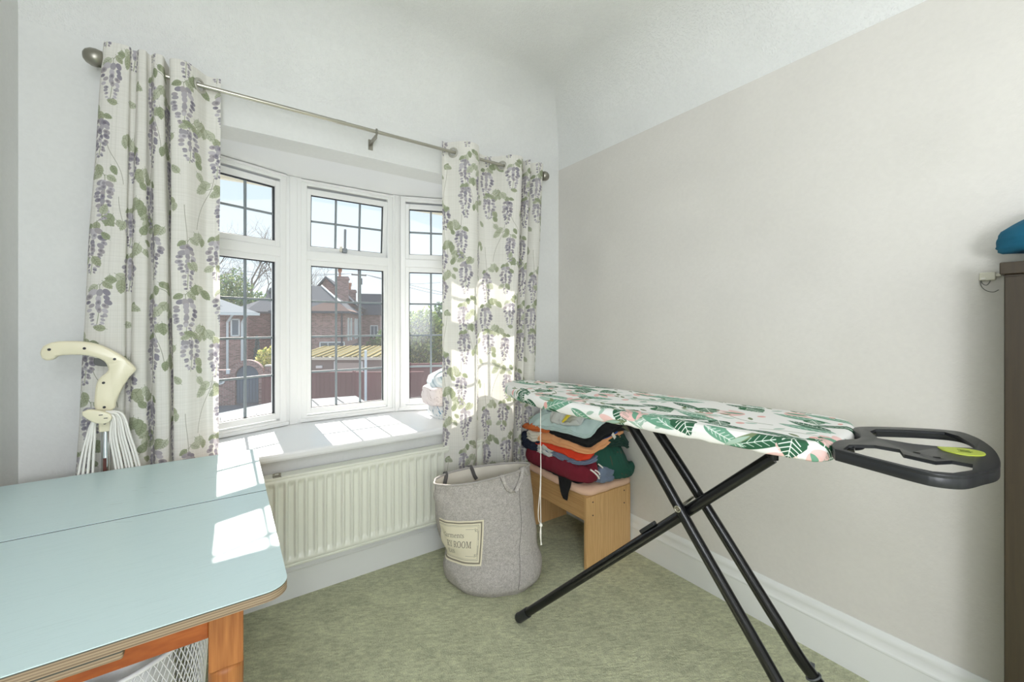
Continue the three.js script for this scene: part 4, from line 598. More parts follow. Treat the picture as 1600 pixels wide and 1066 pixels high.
// ---------------------------------------------------------------- things on the window sill
{
  const floral = drawn(256, 256, (c) => { const r = rng(15); c.fillStyle = '#eef0f0'; c.fillRect(0, 0, 256, 256); for (let i = 0; i < 90; i++) { c.fillStyle = ['#6f97b4', '#9bb9c9', '#41637d', '#c4d3da'][Math.floor(r() * 4)]; c.beginPath(); c.ellipse(r() * 256, r() * 256, 5 + 7 * r(), 3 + 4 * r(), r() * 6, 0, 7); c.fill(); } }, [8, 8]);
  const quilt = drawn(256, 256, (c) => { const r = rng(16); c.fillStyle = '#eee4e2'; c.fillRect(0, 0, 256, 256); for (let i = 0; i < 70; i++) { c.strokeStyle = ['#d9c3c1', '#c9b9bb', '#b7a7a0'][Math.floor(r() * 3)]; c.lineWidth = 2.5; c.beginPath(); c.arc(r() * 256, r() * 256, 6 + 9 * r(), r() * 6, 4 + r() * 3); c.stroke(); } }, [6, 6]);
  const stripe = drawn(128, 128, (c) => { c.fillStyle = '#d5e0e4'; c.fillRect(0, 0, 128, 128); c.fillStyle = '#a9bdc6'; c.fillRect(0, 0, 128, 18); c.fillRect(0, 50, 128, 10); c.fillStyle = '#eef3f4'; c.fillRect(0, 80, 128, 20); }, [9, 9]);
  const g = 'folded bedding on the window sill';
  garment('floral_pillowcase', 'white pillowcase with blue flowers at the bottom of the sill bedding', 'pillowcase', [1.20, 0.680, -2.36], { rx: 0.165, rz: 0.125, th: 0.085, seed: 51, wrinkle: 0.008, layers: 2, power: 4 }, cloth(0xffffff, { map: floral }), g);
  garment('pale_pink_quilt', 'pale pink patterned quilt folded in the middle of the sill bedding', 'quilt', [1.185, 0.768, -2.36], { rx: 0.192, rz: 0.135, th: 0.105, seed: 53, wrinkle: 0.010, layers: 2, power: 4, droop: 0.02 }, cloth(0xffffff, { map: quilt }), g);
  garment('striped_towel', 'pale blue striped towel folded on top of the sill bedding', 'towel', [1.215, 0.878, -2.36], { rx: 0.19, rz: 0.13, th: 0.09, seed: 55, wrinkle: 0.008, layers: 3, power: 3.4, tiltX: 0.16, droop: 0.02 }, cloth(0xffffff, { map: stripe }), g);
  const o = thing('white_ornament', 'small round white ornament on the sill beside the left curtain', 'ornament', [-0.062, 0.68, -2.40]);
  mesh('body', ball(0, 0.040, 0, 0.026), std(0xf3f3f0, 0.3), o); mesh('base', (() => { const q = new THREE.CylinderGeometry(0.016, 0.022, 0.02, 20); return q.translate(0, 0.01, 0); })(), std(0xf0f0ee, 0.3), o);
  garment('pale_blue_duster', 'pale blue folded duster on the sill in front of the white ornament', 'cloth', [-0.075, 0.680, -2.335], { rx: 0.055, rz: 0.035, th: 0.012, seed: 57, wrinkle: 0.004, layers: 1 }, cloth(0xcfe2ec));
  const p = thing('pink_trinket', 'tiny pink trinket on the sill edge beside the left curtain', 'trinket', [-0.030, 0.68, -2.135]);
  mesh('petals', [0, 1, 2, 3, 4].map((i) => ball(0.006 * Math.cos(i * 1.257), 0.011 + 0.005 * Math.sin(i * 1.257), 0.002, 0.0055)).concat(ball(0, 0.005, -0.001, 0.0055)), std(0xe79aa6, 0.5), p);
}

// ---------------------------------------------------------------- lamps behind the camera: a globe pendant and a globe floor lamp
function globeLamp(t, r, power) {
  const opal = new THREE.MeshStandardMaterial({ color: 0xffffff, emissive: 0xf4f7ff, emissiveIntensity: 1.5, roughness: 0.4 });
  const globe = mesh('globe', new THREE.SphereGeometry(r, 32, 22), opal, t); globe.castShadow = false;
  const l = new THREE.PointLight(0xf4f7ff, power, 0, 2); l.castShadow = true; l.shadow.radius = 15; t.add(l); return l;
}
{
  const t = thing('pendant_lamp', 'white globe pendant lamp hanging from the ceiling behind the viewer', 'lamp', LAMP);
  globeLamp(t, 0.17, LAMP_POWER);
  mesh('cap', rod(V(0, 0.155, 0), V(0, 0.2, 0), 0.04), M.steel, t); mesh('flex', rod(V(0, 0.2, 0), V(0, TOP - LAMP[1], 0), 0.003), M.gloss, t); mesh('ceiling_rose', rod(V(0, TOP - LAMP[1] - 0.025, 0), V(0, TOP - LAMP[1], 0), 0.045), M.gloss, t);
}
{
  const y = FLOOR_LAMP[1], t = thing('floor_lamp', 'white globe floor lamp on a steel pole standing behind the viewer', 'lamp', [FLOOR_LAMP[0], 0, FLOOR_LAMP[2]]);
  globeLamp(t, 0.19, FLOOR_LAMP_POWER).position.y = y; t.children[0].position.y = y;
  mesh('pole', rod(V(0, 0.02, 0), V(0, y - 0.17, 0), 0.011), M.steel, t); mesh('base', rod(V(0, 0, 0), V(0, 0.022, 0), 0.14, 32), M.steel, t);
}

// ---------------------------------------------------------------- outside: flat roof below the bay, yards, gate, garage, houses, trees
const GY = -2.75;
const matte = (color) => new THREE.MeshPhysicalMaterial({ color, roughness: 1, specularIntensity: 0.06 });
struct('ground', box(-90, 120, GY - 0.3, GY, -160, -2.9), std(0x565d68, 0.95, { bumpMap: grainTex, bumpScale: 0.01 }));
{ // lead-covered flat roof of the bay below, with rolls
  const t = thing('flat_roof', 'pale lead flat roof with raised rolls just outside and below the window', 'roof', [0, 0, 0]);
  const leadM = matte(0x8f9698);
  mesh('deck', slab([[-0.9, -2.76], [0.955, -2.76], [0.975, -3.92], [0.35, -4.02], [-0.05, -3.72], [-0.9, -3.0]], 0.52, 0.595, 0.006), leadM, t);
  for (const x of [-0.5, -0.27, -0.04, 0.19, 0.42, 0.62, 0.81]) mesh('roll', rod(V(x, 0.597, -2.77), V(x, 0.597, x < -0.3 ? -3.1 : x < 0.2 ? -3.5 : -3.90), 0.012, 10), std(0x4d5357, 0.7), t);
  mesh('house_wall', box(-0.85, 0.88, GY, 0.5, -3.3, -2.76), std(0x8b5a4a, 0.9), t);
}
const brickTex = (r0, g0, b0, seed) => drawn(512, 512, (c, w, h) => { const r = rng(seed); c.fillStyle = '#a49a92'; c.fillRect(0, 0, w, h); for (let j = 0; j < 16; j++) for (let i = -1; i < 5; i++) { const k = 0.82 + 0.34 * r(); c.fillStyle = `rgb(${r0 * k | 0},${g0 * k | 0},${b0 * k | 0})`; c.fillRect((i + (j % 2) * 0.5) * 112 + 5 - (512 - 448) * 0, j * 32 + 2, 104, 27); } }, [1 / 1.03, 1 / 1.2]);
const MX = {
  brick: std(0xffffff, 0.9, { map: brickTex(158, 124, 120, 31) }), brickB: std(0xffffff, 0.9, { map: brickTex(146, 112, 110, 32) }),
  slate: matte(0x5b5f65), slateD: matte(0x4c535d), tile: matte(0x7f6a63), white: std(0xe8ebec, 0.5), pane: std(0x5c6d7c, 0.15), pipe: std(0xdfe4e6, 0.5), stone: std(0xbdb5aa, 0.8), pot: std(0xa8745c, 0.8),
};
const P3 = (a) => V(...a);
function face(list) { const pos = []; for (const f of list) for (let i = 1; i + 1 < f.length; i++) pos.push(...f[0], ...f[i], ...f[i + 1]); const g = new THREE.BufferGeometry(); g.setAttribute('position', new THREE.Float32BufferAttribute(pos, 3)); g.computeVertexNormals(); return metric(g); }
// a hipped or gabled roof over [x0, x1] x [z0, z1]; the ridge runs along x from r0 to r1, with a soffit below so that it is closed
function roofShell(x0, x1, z0, z1, y, ridge, r0, r1) { const zm = (z0 + z1) / 2, a = [x0, y, z1], b = [x1, y, z1], c = [x1, y, z0], d = [x0, y, z0], p = [r0, ridge, zm], q = [r1, ridge, zm]; const e = -0.14, lo = ([x, , z]) => [x, y + e, z]; return face([[a, b, q, p], [c, d, p, q], [b, c, q], [d, a, p], [lo(a), lo(b), b, a], [lo(b), lo(c), c, b], [lo(c), lo(d), d, c], [lo(d), lo(a), a, d], [lo(d), lo(c), lo(b), lo(a)]]); }
function winAt(parent, x, y, z, w, h, side = 'z', bars = 1) {         // frame with its pane, on a wall looking along +z or +x
  const g = [], d = 0.06; const put = (a0, a1, b0, b1) => g.push(side === 'z' ? box(x + a0, x + a1, y + b0, y + b1, z, z + d) : box(z, z + d, y + b0, y + b1, x + a0, x + a1));
  put(0, 0.08, 0, h); put(w - 0.08, w, 0, h); put(0, w, 0, 0.08); put(0, w, h - 0.08, h); for (let i = 1; i <= bars; i++) put(w * i / (bars + 1) - 0.03, w * i / (bars + 1) + 0.03, 0, h);
  const f = mesh('window_frame', g, MX.white, parent);
  mesh('pane', side === 'z' ? box(x + 0.06, x + w - 0.06, y + 0.06, y + h - 0.06, z - 0.01, z + 0.02) : box(z - 0.01, z + 0.02, y + 0.06, y + h - 0.06, x + 0.06, x + w - 0.06), MX.pane, f);
}
function chimney(parent, x, y0, y1, z, w, d, pots) { const c = mesh('chimney', [box(x, x + w, y0, y1 - 0.3, z, z + d), box(x - 0.08, x + w + 0.08, y1 - 0.3, y1 - 0.12, z - 0.08, z + d + 0.08), box(x - 0.03, x + w + 0.03, y1 - 0.12, y1, z - 0.03, z + d + 0.03)], MX.brickB, parent); for (const p of pots) { const g = new THREE.LatheGeometry([[0.12, 0], [0.11, 0.35], [0.17, 0.5], [0.2, 0.72], [0.15, 0.75], [0, 0.75]].map(([a, b]) => new THREE.Vector2(a, b)), 14); mesh('chimney_pot', g.translate(x + p * w, y1, z + d / 2), MX.pot, c); } }

{ // house opposite: hip end to us, long front running away to the right
  const t = thing('brick_house', 'red brick house with hipped tile roof and white windows seen through the centre window', 'house', [7.156, GY, -31.55], -0.357);
  const E = 4.93;
  mesh('wall', box(-4.7, 0, 0, E, -7.6, 0), MX.brick, t);
  const main = face([[[-4.9, E, 0.35], [0.35, E, 0.35], [-2.3, E + 2.15, -3.8], [-4.5, E + 2.15, -3.8]], [[0.35, E, 0.35], [0.35, E, -8], [-2.3, E + 2.15, -3.8]], [[0.35, E, -8], [-4.9, E, -8], [-4.5, E + 2.15, -3.8], [-2.3, E + 2.15, -3.8]], [[-4.9, E, -8], [-4.9, E, 0.35], [-4.5, E + 2.15, -3.8]], [[-4.9, E - 0.02, 0.35], [-4.9, E - 0.02, -8], [0.35, E - 0.02, -8], [0.35, E - 0.02, 0.35]]]);
  const wing = face([[[-2.9, E, 0.5], [0.4, E, 0.5], [-0.75, E + 0.78, -0.7], [-1.35, E + 0.78, -0.7]], [[0.4, E, 0.5], [0.4, E, -4.5], [-0.75, E + 0.78, -4.5], [-0.75, E + 0.78, -0.7]], [[-2.9, E, -3], [-2.9, E, 0.5], [-1.35, E + 0.78, -0.7], [-1.35, E + 0.78, -3]], [[-1.35, E + 0.78, -0.7], [-0.75, E + 0.78, -0.7], [-0.75, E + 0.78, -4.5], [-1.35, E + 0.78, -3]]]);
  const ridge = mesh('hip_verge', rod(V(-2.3, E + 2.17, -3.75), V(-0.45, E + 0.70, -0.85), 0.07, 8), MX.pipe, t); void ridge;
  mesh('roof', main, MX.slate, t); mesh('wing_roof', wing, MX.tile, t);
  mesh('gutter', [box(-4.9, 0.42, E - 0.14, E + 0.02, 0.40, 0.52), box(0.32, 0.42, E - 0.14, E + 0.02, -8, 0.42)], MX.slateD, t);
  mesh('drainpipe', rod(V(-0.25, 0, 0.07), V(-0.25, E - 0.1, 0.07), 0.06), MX.slateD, t);
  for (const z of [-1.6, -3.2, -5.9, -7.2]) winAt(t, z, 2.75, 0, 0.75, 1.75, 'x');
  winAt(t, -1.75, 2.2, 0, 1.7, 0.55, 'z', 2);
  const p = mesh('porch_roof', face([[[0, 2.35, -1], [0, 2.35, -7], [1.1, 1.75, -7], [1.1, 1.75, -1]], [[0, 2.3, -7], [0, 2.3, -1], [1.1, 1.7, -1], [1.1, 1.7, -7]], [[0, 2.35, -1], [1.1, 1.75, -1], [1.1, 1.7, -1], [0, 2.3, -1]]]), MX.slate, t);
  mesh('porch_post', box(0.95, 1.05, 0, 1.75, -1.2, -1.1), MX.white, p);
}
{ // big slate-roofed houses behind
  const t = thing('gabled_house', 'brick house with dark slate gable and two tall chimneys behind the hipped house', 'house', [6.6, GY, -44], -0.357), E = 5.6;
  mesh('wall', box(-4, 4.6, 0, E, -7, 0), MX.brickB, t);
  mesh('roof', roofShell(-4.4, 5.0, -7.4, 0.4, E + 0.1, E + 2.15, -4.4, -0.2), MX.slate, t);
  mesh('verge', [rod(V(0.2, E + 2.15, -3.45), V(3.3, E + 0.55, 0.3), 0.09, 8)], MX.pipe, t);
  const gb = mesh('gable', face([[[-0.4, E - 0.1, 0.3], [4.6, E - 0.1, 0.3], [1.6, E + 2.85, 0.3]], [[4.6, E - 0.1, 0.3], [-0.4, E - 0.1, 0.3], [1.6, E + 2.85, 0.3]].map((p) => [p[0], p[1], -1.6])]), MX.brickB, t);
  mesh('gable_roof', face([[[1.6, E + 3.05, 0.7], [5.0, E - 0.25, 0.7], [5.0, E - 0.25, -6], [1.6, E + 3.05, -6]], [[-1.0, E - 0.2, 0.7], [1.6, E + 3.05, 0.7], [1.6, E + 3.05, -6], [-1.0, E - 0.2, -6]], [[1.6, E + 3.05, 0.7], [1.6, E + 2.85, 0.7], [5.0, E - 0.42, 0.7], [5.0, E - 0.25, 0.7]], [[1.6, E + 2.85, 0.7], [1.6, E + 3.05, 0.7], [-1.0, E - 0.2, 0.7], [-1.0, E - 0.4, 0.7]]]), MX.slateD, gb);
  chimney(t, 2.75, E, E + 2.95, 1.0, 1.0, 0.7, [0.25]);
}
{
  const t = thing('slate_house', 'farther dark house with boxy slate roof to the right of the chimneys', 'house', [12.2, GY, -45.0], -0.357), E = 5.0;
  mesh('wall', box(-0.7, 1.5, 0, E, -6, 0), MX.brickB, t);
  mesh('roof', face([[[-0.95, E, 0.3], [1.75, E, 0.3], [1.55, E + 2.35, -1.2], [-0.6, E + 2.35, -1.2]], [[1.75, E, 0.3], [1.75, E, -6.3], [1.55, E + 2.35, -5], [1.55, E + 2.35, -1.2]], [[-0.95, E, -6.3], [-0.95, E, 0.3], [-0.6, E + 2.35, -1.2], [-0.6, E + 2.35, -5]], [[1.75, E, -6.3], [-0.95, E, -6.3], [-0.6, E + 2.35, -5], [1.55, E + 2.35, -5]], [[-0.6, E + 2.35, -1.2], [1.55, E + 2.35, -1.2], [1.55, E + 2.35, -5], [-0.6, E + 2.35, -5]]]), MX.slateD, t);
  chimney(t, -1.95, 0, E + 2.75, -1.6, 0.85, 0.7, [0.3]);
  winAt(t, 0.5, 2.6, 0, 0.8, 1.3, 'z');
}
{ // house at the left with pale roof and white gutters
  const t = thing('white_roof_house', 'brick house with sunlit pale roof and white drainpipes seen through the left window', 'house', [1.06, GY, -31.0], 0.16), E = 4.62;
  mesh('wall', box(-9, 0, 0, E, -6, 0), MX.brick, t);
  mesh('roof', roofShell(-9.3, 0.55, -6.4, 0.45, E + 0.12, E + 1.75, -6.6, -2.6), matte(0x999da0), t);
  mesh('solar_panel', face([[[-3.4, E + 0.55, -0.45], [-1.2, E + 0.42, -0.15], [-1.9, E + 0.72, -0.85], [-3.5, E + 0.88, -1.2]].map(([x, y, z]) => [x, y + 0.08, z])]), MX.slateD, t);
  mesh('gutter', [box(-9.3, 0.6, E - 0.06, E + 0.1, 0.42, 0.56), box(0.52, 0.64, E - 0.06, E + 0.1, -6.4, 0.5)], MX.pipe, t);
  for (const x of [-1.02, -0.25]) mesh('drainpipe', [rod(V(x, 0, 0.1), V(x, E - 0.5, 0.1), 0.07, 10), rod(V(x, E - 0.5, 0.1), V(x + 0.2, E - 0.05, 0.45), 0.07, 10)], MX.pipe, t);
  winAt(t, -0.85, 3.25, 0, 0.5, 1.1, 'z', 0);
  const p = mesh('porch', face([[[-3.4, 2.0, 0.9], [-1.75, 1.05, 0.9], [-1.75, 0.9, 0.9], [-3.4, 1.85, 0.9]], [[-2.1, 0, 0.88], [-1.75, 0, 0.88], [-1.75, 1.0, 0.88], [-2.1, 1.2, 0.88]]]), MX.white, t);
  mesh('porch_side', box(-1.9, -1.76, 0, 1.0, 0, 0.86), MX.white, p);
}
{
  const t = thing('hipped_cottage', 'farther brick house with low hipped roof behind the garden arch', 'house', [1.4, GY, -37.6], 0.3), E = 4.9;
  mesh('wall', box(0, 3.0, 0, E, -4, 0), MX.brickB, t);
  mesh('roof', roofShell(-0.4, 3.3, -4.4, 0.4, E + 0.1, E + 1.15, 1.7, 2.1), MX.slate, t);
  mesh('drainpipe', rod(V(1.62, 0, 0.1), V(1.62, E, 0.1), 0.07, 10), MX.slateD, t);
}
{ // garage with ribbed sheet roof
  const t = thing('garage', 'low garage with pale yellow ribbed sheet roof behind the red fence', 'garage', [3.3, GY, -25.75], -0.60), E = 2.15;
  mesh('wall', box(0, 5.2, 0, E, -3.6, 0), std(0x8a7f7c, 0.9), t);
  const rf = mesh('roof', grid(170, 2, (u, v) => { const x = -0.2 + u * 5.6; return { p: V(x, E + 0.02 + v * 0.40 + 0.06 * Math.pow(Math.abs(Math.sin(x * Math.PI / 0.32)), 6), 0.25 - v * 4.0), uv: [x, v] }; }), matte(0x918a6c), t);
  for (let x = 0; x < 5.3; x += 0.4) mesh('roof_rib', (() => { const q = box(x - 0.05, x + 0.05, 0, 0.05, -3.85, 0.1); q.rotateX(Math.atan2(0.40, 4.0)); return q.translate(0, E + 0.05, 0.1); })(), matte(0x7a6f45), rf);
  mesh('fascia', box(-0.2, 5.4, E - 0.12, E + 0.03, 0.2, 0.26), std(0xd8d3c2, 0.7), t);
  const d = mesh('garage_door', rbox(2.15, 3.55, 0.2, 1.85, 0.0, 0.06, 0.01), std(0xb8aca4, 0.7), t); for (const y of [0.7, 1.25]) mesh('door_rail', box(2.15, 3.55, y, y + 0.05, 0.05, 0.09), MX.white, d);
  for (const x of [2.05, 3.55]) mesh('door_frame', box(x, x + 0.1, 0, 1.95, 0, 0.1), MX.white, t);
  mesh('wall_light', rbox(1.05, 1.4, 1.55, 1.7, 0, 0.12, 0.02), MX.white, t);
}
{ // arched gate in the brick garden wall
  const t = thing('garden_wall', 'brick garden wall with arched gateway and oval house sign, seen through the left window', 'wall', [0.91, GY, -24.6], -0.35);
  const W = (x0, x1, y0, y1) => { const s = []; return s; };
  const arch = []; for (let i = 0; i <= 20; i++) { const a = Math.PI * i / 20; arch.push([0.52 * Math.cos(a), 1.42 + 0.52 * Math.sin(a)]); }
  const outer = [[-3.2, 0], [-3.2, 1.75], [-0.78, 1.75]]; for (let i = 20; i >= 0; i--) { const a = Math.PI * i / 20; outer.push([0.76 * Math.cos(a), 1.46 + 0.76 * Math.sin(a)]); } outer.push([0.82, 1.86], [2.4, 1.86], [2.4, 0], [0.52, 0], ...arch, [-0.52, 0]);
  const g = extrude(outer, 0.3); g.translate(0, 0, -0.15); mesh('brickwork', metric(g), MX.brickB, t);
  const gate = mesh('gate', (() => { const p = [[-0.51, 0.04], ...arch.map(([x, y]) => [x * 0.98, y]).reverse(), [0.51, 0.04]]; const q = extrude(p, 0.05); q.translate(0, 0, -0.05); return metric(q); })(), std(0x55687a, 0.6), t);
  for (let i = -3; i <= 3; i++) mesh('gate_board', box(i * 0.14 - 0.055, i * 0.14 + 0.055, 0.1, 1.5, 0, 0.03), std(0x566a7c, 0.6), gate);
  const ring = []; for (let i = 0; i < 19; i++) { const a = Math.PI * (i + 0.5) / 19, q = new THREE.BoxGeometry(0.23, 0.092, 0.34); q.rotateZ(a); q.translate(0.64 * Math.cos(a), 1.44 + 0.64 * Math.sin(a), 0.01); const m = mesh('arch_brick', metric(q), MX.brick, t); }
  mesh('coping', [box(0.80, 2.45, 1.86, 1.94, -0.19, 0.19)], MX.stone, t);
  const s = new THREE.CylinderGeometry(0.2, 0.2, 0.04, 28); s.rotateX(Math.PI / 2); s.scale(1.2, 0.75, 1); const pl = mesh('house_sign', s.translate(-1.2, 1.18, 0.17), MX.white, t); const s2 = new THREE.CylinderGeometry(0.13, 0.13, 0.02, 24); s2.rotateX(Math.PI / 2); s2.scale(1.2, 0.75, 1); mesh('sign_centre', s2.translate(-1.2, 1.18, 0.19), std(0xa9adb0, 0.5), pl);
  mesh('lantern', [box(-0.86, -0.72, 1.56, 1.78, 0.15, 0.28)], MX.pipe, t);
}
function fence(name, label, from, to, h, step, color) {                // close-board fence: each bay of boards with its post
  const a = P3(from), b = P3(to), d = b.clone().sub(a), L = d.length(), t = thing('board_fence', label, 'fence', from, -Math.atan2(d.z, d.x)), n = Math.round(L / step), w = L / n, r = rng(name.length * 7);
  const boards = [0, 1, 2].map((k) => { const g = [], q = rng(k + 3); const m = Math.round(w / 0.13); for (let i = 0; i < m; i++) { const x = i * w / m; g.push(box(x + 0.004, x + w / m + 0.01, 0.12, h - 0.06 + 0.012 * q(), (i % 2) * 0.018 - 0.02, (i % 2) * 0.018)); } return join(g); });
  const mats = [color, color.clone().multiplyScalar(0.9), color.clone().multiplyScalar(1.1)].map((c) => std(c, 0.85));
  for (let i = 0; i < n; i++) {
    const m = mesh('fence_bay', boards[i % 3], mats[i % 3], t); m.position.x = i * w; m.userData.kind = 'stuff';
    mesh('gravel_board', box(i * w, (i + 1) * w, 0, 0.14, -0.03, 0.01), mats[1], t); mesh('capping_rail', box(i * w, (i + 1) * w, h - 0.06, h, -0.05, 0.05), mats[2], t);
    mesh('post', box(i * w - 0.06, i * w + 0.06, 0, h + 0.04, -0.09, 0.03), mats[1], t);
  }
}
const red = new THREE.Color(0x744549);
fence('a', 'dark red board fence in front of the garage, seen through the centre window', [2.35, GY, -23.4], [8.2, GY, -19.6], 1.62, 1.85, red);
fence('bb', 'dark red board fence under the green trees, seen through the right window', [8.3, GY, -21.8], [14.5, GY, -19.0], 1.85, 1.85, red);
fence('ccc', 'short dark red board fence beside the arched gate', [1.5, GY, -23.6], [2.35, GY, -23.4], 1.5, 0.9, red);
{ const t = thing('street_pole', 'slim pale metal pole standing in front of the red fence', 'pole', [5.55, GY, -20.4]); mesh('shaft', rod(V(0, 0, 0), V(0, 2.75, 0), 0.06), MX.pipe, t); mesh('foot_plate', rbox(-0.13, 0.13, 0, 0.12, -0.13, 0.13, 0.02), MX.pipe, t); }
{ const t = thing('utility_pole', 'wooden utility pole with wires beyond the houses', 'pole', [10.65, GY, -41.5]); mesh('shaft', rod(V(0, 0, 0), V(0, 9.3, 0), 0.11), std(0x6f6a66, 0.9), t); mesh('crossbar', box(-0.7, 0.7, 8.75, 8.88, -0.06, 0.06), std(0x6f6a66, 0.9), t); mesh('transformer', rod(V(0.2, 7.9, 0), V(0.2, 8.5, 0), 0.12), MX.slateD, t);
  for (const [x, y, z] of [[-14, 8.6, 3], [-14, 7.9, 6], [12, 6.4, 6], [10, 8.9, -3], [16, 5.2, 14]]) { const a = V(x > 0 ? 0.6 : -0.6, 8.9, 0), b = V(x, y, z), m = a.clone().lerp(b, 0.5); m.y -= 0.5; mesh('wire', tube([a, m, b], 0.018, 16, 5), std(0x59606a, 0.8), t); } }

// trees and hedges
function leaves(r, count, inside, size, colors) {
  const pos = [], col = [], nor = [];
  for (let k = 0; k < count; k++) {
    const p = inside(r), c = colors[Math.floor(r() * colors.length)], a = V(r() - 0.5, r() - 0.5, r() - 0.5).normalize(), b = V(r() - 0.5, r() - 0.5, r() - 0.5).cross(a).normalize(), s = size * (0.6 + 0.8 * r()), n = a.clone().cross(b).normalize();
    for (const [u, v] of [[-1, 0], [0, -0.55], [1, 0], [-1, 0], [1, 0], [0, 0.55]]) { pos.push(p.x + (a.x * u + b.x * v) * s, p.y + (a.y * u + b.y * v) * s, p.z + (a.z * u + b.z * v) * s); nor.push(n.x, n.y, n.z); col.push(c.r, c.g, c.b); }
  }
  const g = new THREE.BufferGeometry(); g.setAttribute('position', new THREE.Float32BufferAttribute(pos, 3)); g.setAttribute('normal', new THREE.Float32BufferAttribute(nor, 3)); g.setAttribute('color', new THREE.Float32BufferAttribute(col, 3)); g.setAttribute('uv', new THREE.Float32BufferAttribute(new Float32Array(pos.length / 3 * 2), 2)); return g;
}
const leafM = new THREE.MeshPhysicalMaterial({ vertexColors: true, roughness: 1, transmission: 0.3, thickness: 0, ior: 1.05 });
const shades = (...h) => h.map((x) => new THREE.Color(x).multiplyScalar(0.72));
const blob = (rx, ry, rz, cy) => (r) => { for (;;) { const x = r() * 2 - 1, y = r() * 2 - 1, z = r() * 2 - 1, l = x * x + y * y + z * z; if (l > 1 || l < 0.25 * r()) continue; const q = 1 + 0.25 * ns(x * 2, y * 2, z * 2); return V(x * rx * q, cy + y * ry * q, z * rz * q); } };
function bush(name, label, cat, pos, rx, ry, rz, count, size, cols, seed, group) { const t = thing(name, label, cat, pos, 0, group), f = mesh('foliage', leaves(rng(seed), count, blob(rx, ry, rz, ry * 1.02), size, shades(...cols)), leafM, t); f.userData.kind = 'stuff'; mesh('stem', rod(V(0, 0, 0), V(0, ry * 1.2, 0), Math.min(0.25, rx * 0.08)), std(0x6a5b4c, 0.9), t); return t; }
bush('golden_hedge', 'clipped hedge with sunlit yellow-green top behind the garden wall', 'hedge', [2.0, GY, -25.7], 0.9, 1.4, 0.5, 2600, 0.09, [0xf4ee96, 0xe6e68a, 0x9fb268, 0xfff3ad], 3);
bush('leafy_tree', 'sunlit green tree over the fence in the right window', 'tree', [11.2, GY, -27.1], 2.1, 2.5, 1.7, 5200, 0.15, [0x9db45c, 0x7f9c52, 0xb9c774, 0x5f7f4c], 5);
bush('leafy_tree', 'bluish green tree at the right side of the right window beyond the sunlit one', 'tree', [14.9, GY, -29.7], 2.5, 2.9, 2.0, 4200, 0.17, [0x6f9068, 0x8aa877, 0x587a5f], 6);
bush('green_shrub', 'green shrubs beside the far houses at the right of the centre window', 'shrub', [13.7, GY, -39.4], 2.6, 1.9, 1.8, 3600, 0.16, [0x7d9a6c, 0x9bb27a, 0x65845f], 7);
bush('pale_green_tree', 'pale green leafing tree behind the houses in the left window', 'tree', [0.6, GY, -48.5], 2.3, 4.6, 2, 5200, 0.16, [0xa9bf86, 0x8aa877, 0xc4d09c, 0x7a9a78], 8);
bush('pale_green_tree', 'thin pale tree crown at the far left behind the sunlit roof', 'tree', [-3.6, GY, -50], 2.6, 4.3, 2, 3600, 0.15, [0xb5c59a, 0x98b08a, 0xcad4ac], 9);
bush('green_shrub', 'low green shrubs between the two left houses', 'shrub', [2.4, GY, -46.0], 2.6, 3.4, 1.6, 4200, 0.16, [0x86a27a, 0x9fb585, 0x6f8f72], 10);
{ const t = thing('conifer', 'dark bluish conifer beyond the low hipped roof', 'tree', [3.9, GY, -47.5]); const f = mesh('foliage', leaves(rng(12), 4200, (r) => { const y = Math.pow(r(), 1.3), a = r() * 6.283, q = (1 - y) * 2.0 * Math.sqrt(r()); return V(q * Math.cos(a), 0.8 + y * 7.2, q * Math.sin(a)); }, 0.17, shades(0x56737a, 0x6b8a88, 0x486468)), leafM, t); f.userData.kind = 'stuff'; mesh('trunk', rod(V(0, 0, 0), V(0, 6, 0), 0.16), std(0x5a4c40, 0.9), t); }
{ const t = thing('conifer', 'small dark conifer rising behind the arched gateway', 'tree', [1.45, GY, -27.4]); const f = mesh('foliage', leaves(rng(13), 1600, (r) => { const y = Math.pow(r(), 1.2), a = r() * 6.283, q = (1 - y) * 0.45 * Math.sqrt(r()); return V(q * Math.cos(a), 0.2 + y * 3.1, q * Math.sin(a)); }, 0.09, shades(0x4f6a76, 0x5f7d86)), leafM, t); f.userData.kind = 'stuff'; mesh('trunk', rod(V(0, 0, 0), V(0, 2.4, 0), 0.06), std(0x5a4c40, 0.9), t); }
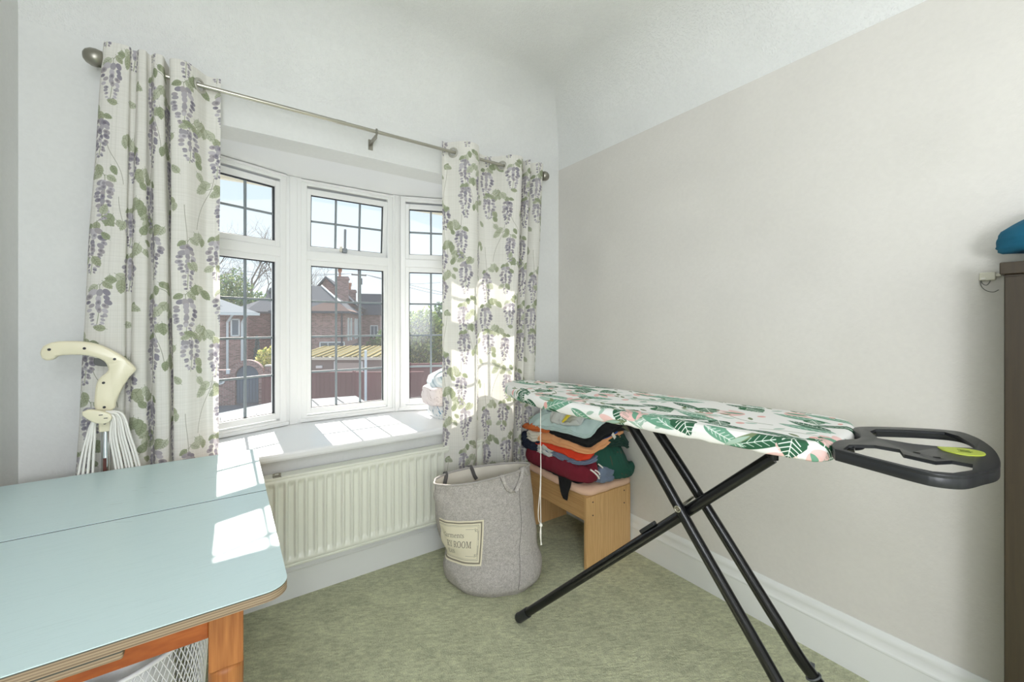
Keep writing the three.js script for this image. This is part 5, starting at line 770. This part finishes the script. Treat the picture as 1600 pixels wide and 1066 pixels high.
{ // bare tree with spreading branches
  const t = thing('bare_tree', 'large bare tree with spreading branches above the left rooftops', 'tree', [2.1, GY, -53]), r = rng(33), bark = std(0x807870, 0.9), limbs = [[], [], []], twigs = [];
  const limb = (p, d, len, rad, depth, into) => {
    const pts = [p.clone()], q = p.clone(), v = d.clone(); for (let i = 0; i < 4; i++) { v.add(V((r() - 0.5) * 0.35, (r() - 0.35) * 0.22, (r() - 0.5) * 0.35)).normalize(); q.addScaledVector(v, len / 4); pts.push(q.clone()); }
    const g = new THREE.TubeGeometry(new THREE.CatmullRomCurve3(pts), 6, 1, depth > 2 ? 3 : 5), a = g.attributes.position, c = new THREE.CatmullRomCurve3(pts), rs = depth > 2 ? 3 : 5;
    for (let i = 0; i <= 6; i++) { const m = c.getPointAt(i / 6), k = rad * (1 - 0.45 * i / 6); for (let j = 0; j <= rs; j++) { const n = i * (rs + 1) + j; a.setXYZ(n, m.x + (a.getX(n) - m.x) * k, m.y + (a.getY(n) - m.y) * k, m.z + (a.getZ(n) - m.z) * k); } }
    into.push(g);
    if (depth < 5) { const n = depth < 2 ? 3 : 3; for (let i = 0; i < n; i++) { const k = 1 + Math.floor(r() * 4), e = v.clone().add(V((r() - 0.5) * 1.7, (r() - 0.25) * 0.9, (r() - 0.5) * 1.7)).normalize(); limb(pts[Math.min(4, k + (i === 0 ? 3 : 0))], e, len * (0.62 + 0.2 * r()), rad * 0.55, depth + 1, depth >= 1 ? twigs : into); } }
  };
  const trunk = []; trunk.push(rod(V(0, 0, 0), V(0.1, 5.4, 0), 0.38, 10)); mesh('trunk', trunk, bark, t);
  const starts = [V(-0.8, 0.7, 0.2), V(0.75, 0.75, 0.1), V(0.15, 1, -0.2), V(1.0, 0.35, 0.3), V(-1, 0.4, -0.1)];
  starts.forEach((d, i) => { const into = []; limb(V(0.1, 4.6 + 0.25 * (i % 3), 0), d.normalize(), 4.0, 0.17, 0, into); mesh('branch', into, bark, t); });
  const tw = mesh('twigs', twigs, bark, t); tw.userData.kind = 'stuff';
}

// ---------------------------------------------------------------- hand over
const renderer = new THREE.WebGLRenderer({ antialias: true });
renderer.toneMapping = THREE.LinearToneMapping; renderer.toneMappingExposure = EXPOSURE;
renderer.shadowMap.enabled = true; renderer.shadowMap.type = THREE.PCFSoftShadowMap;
renderer.render(scene, camera);
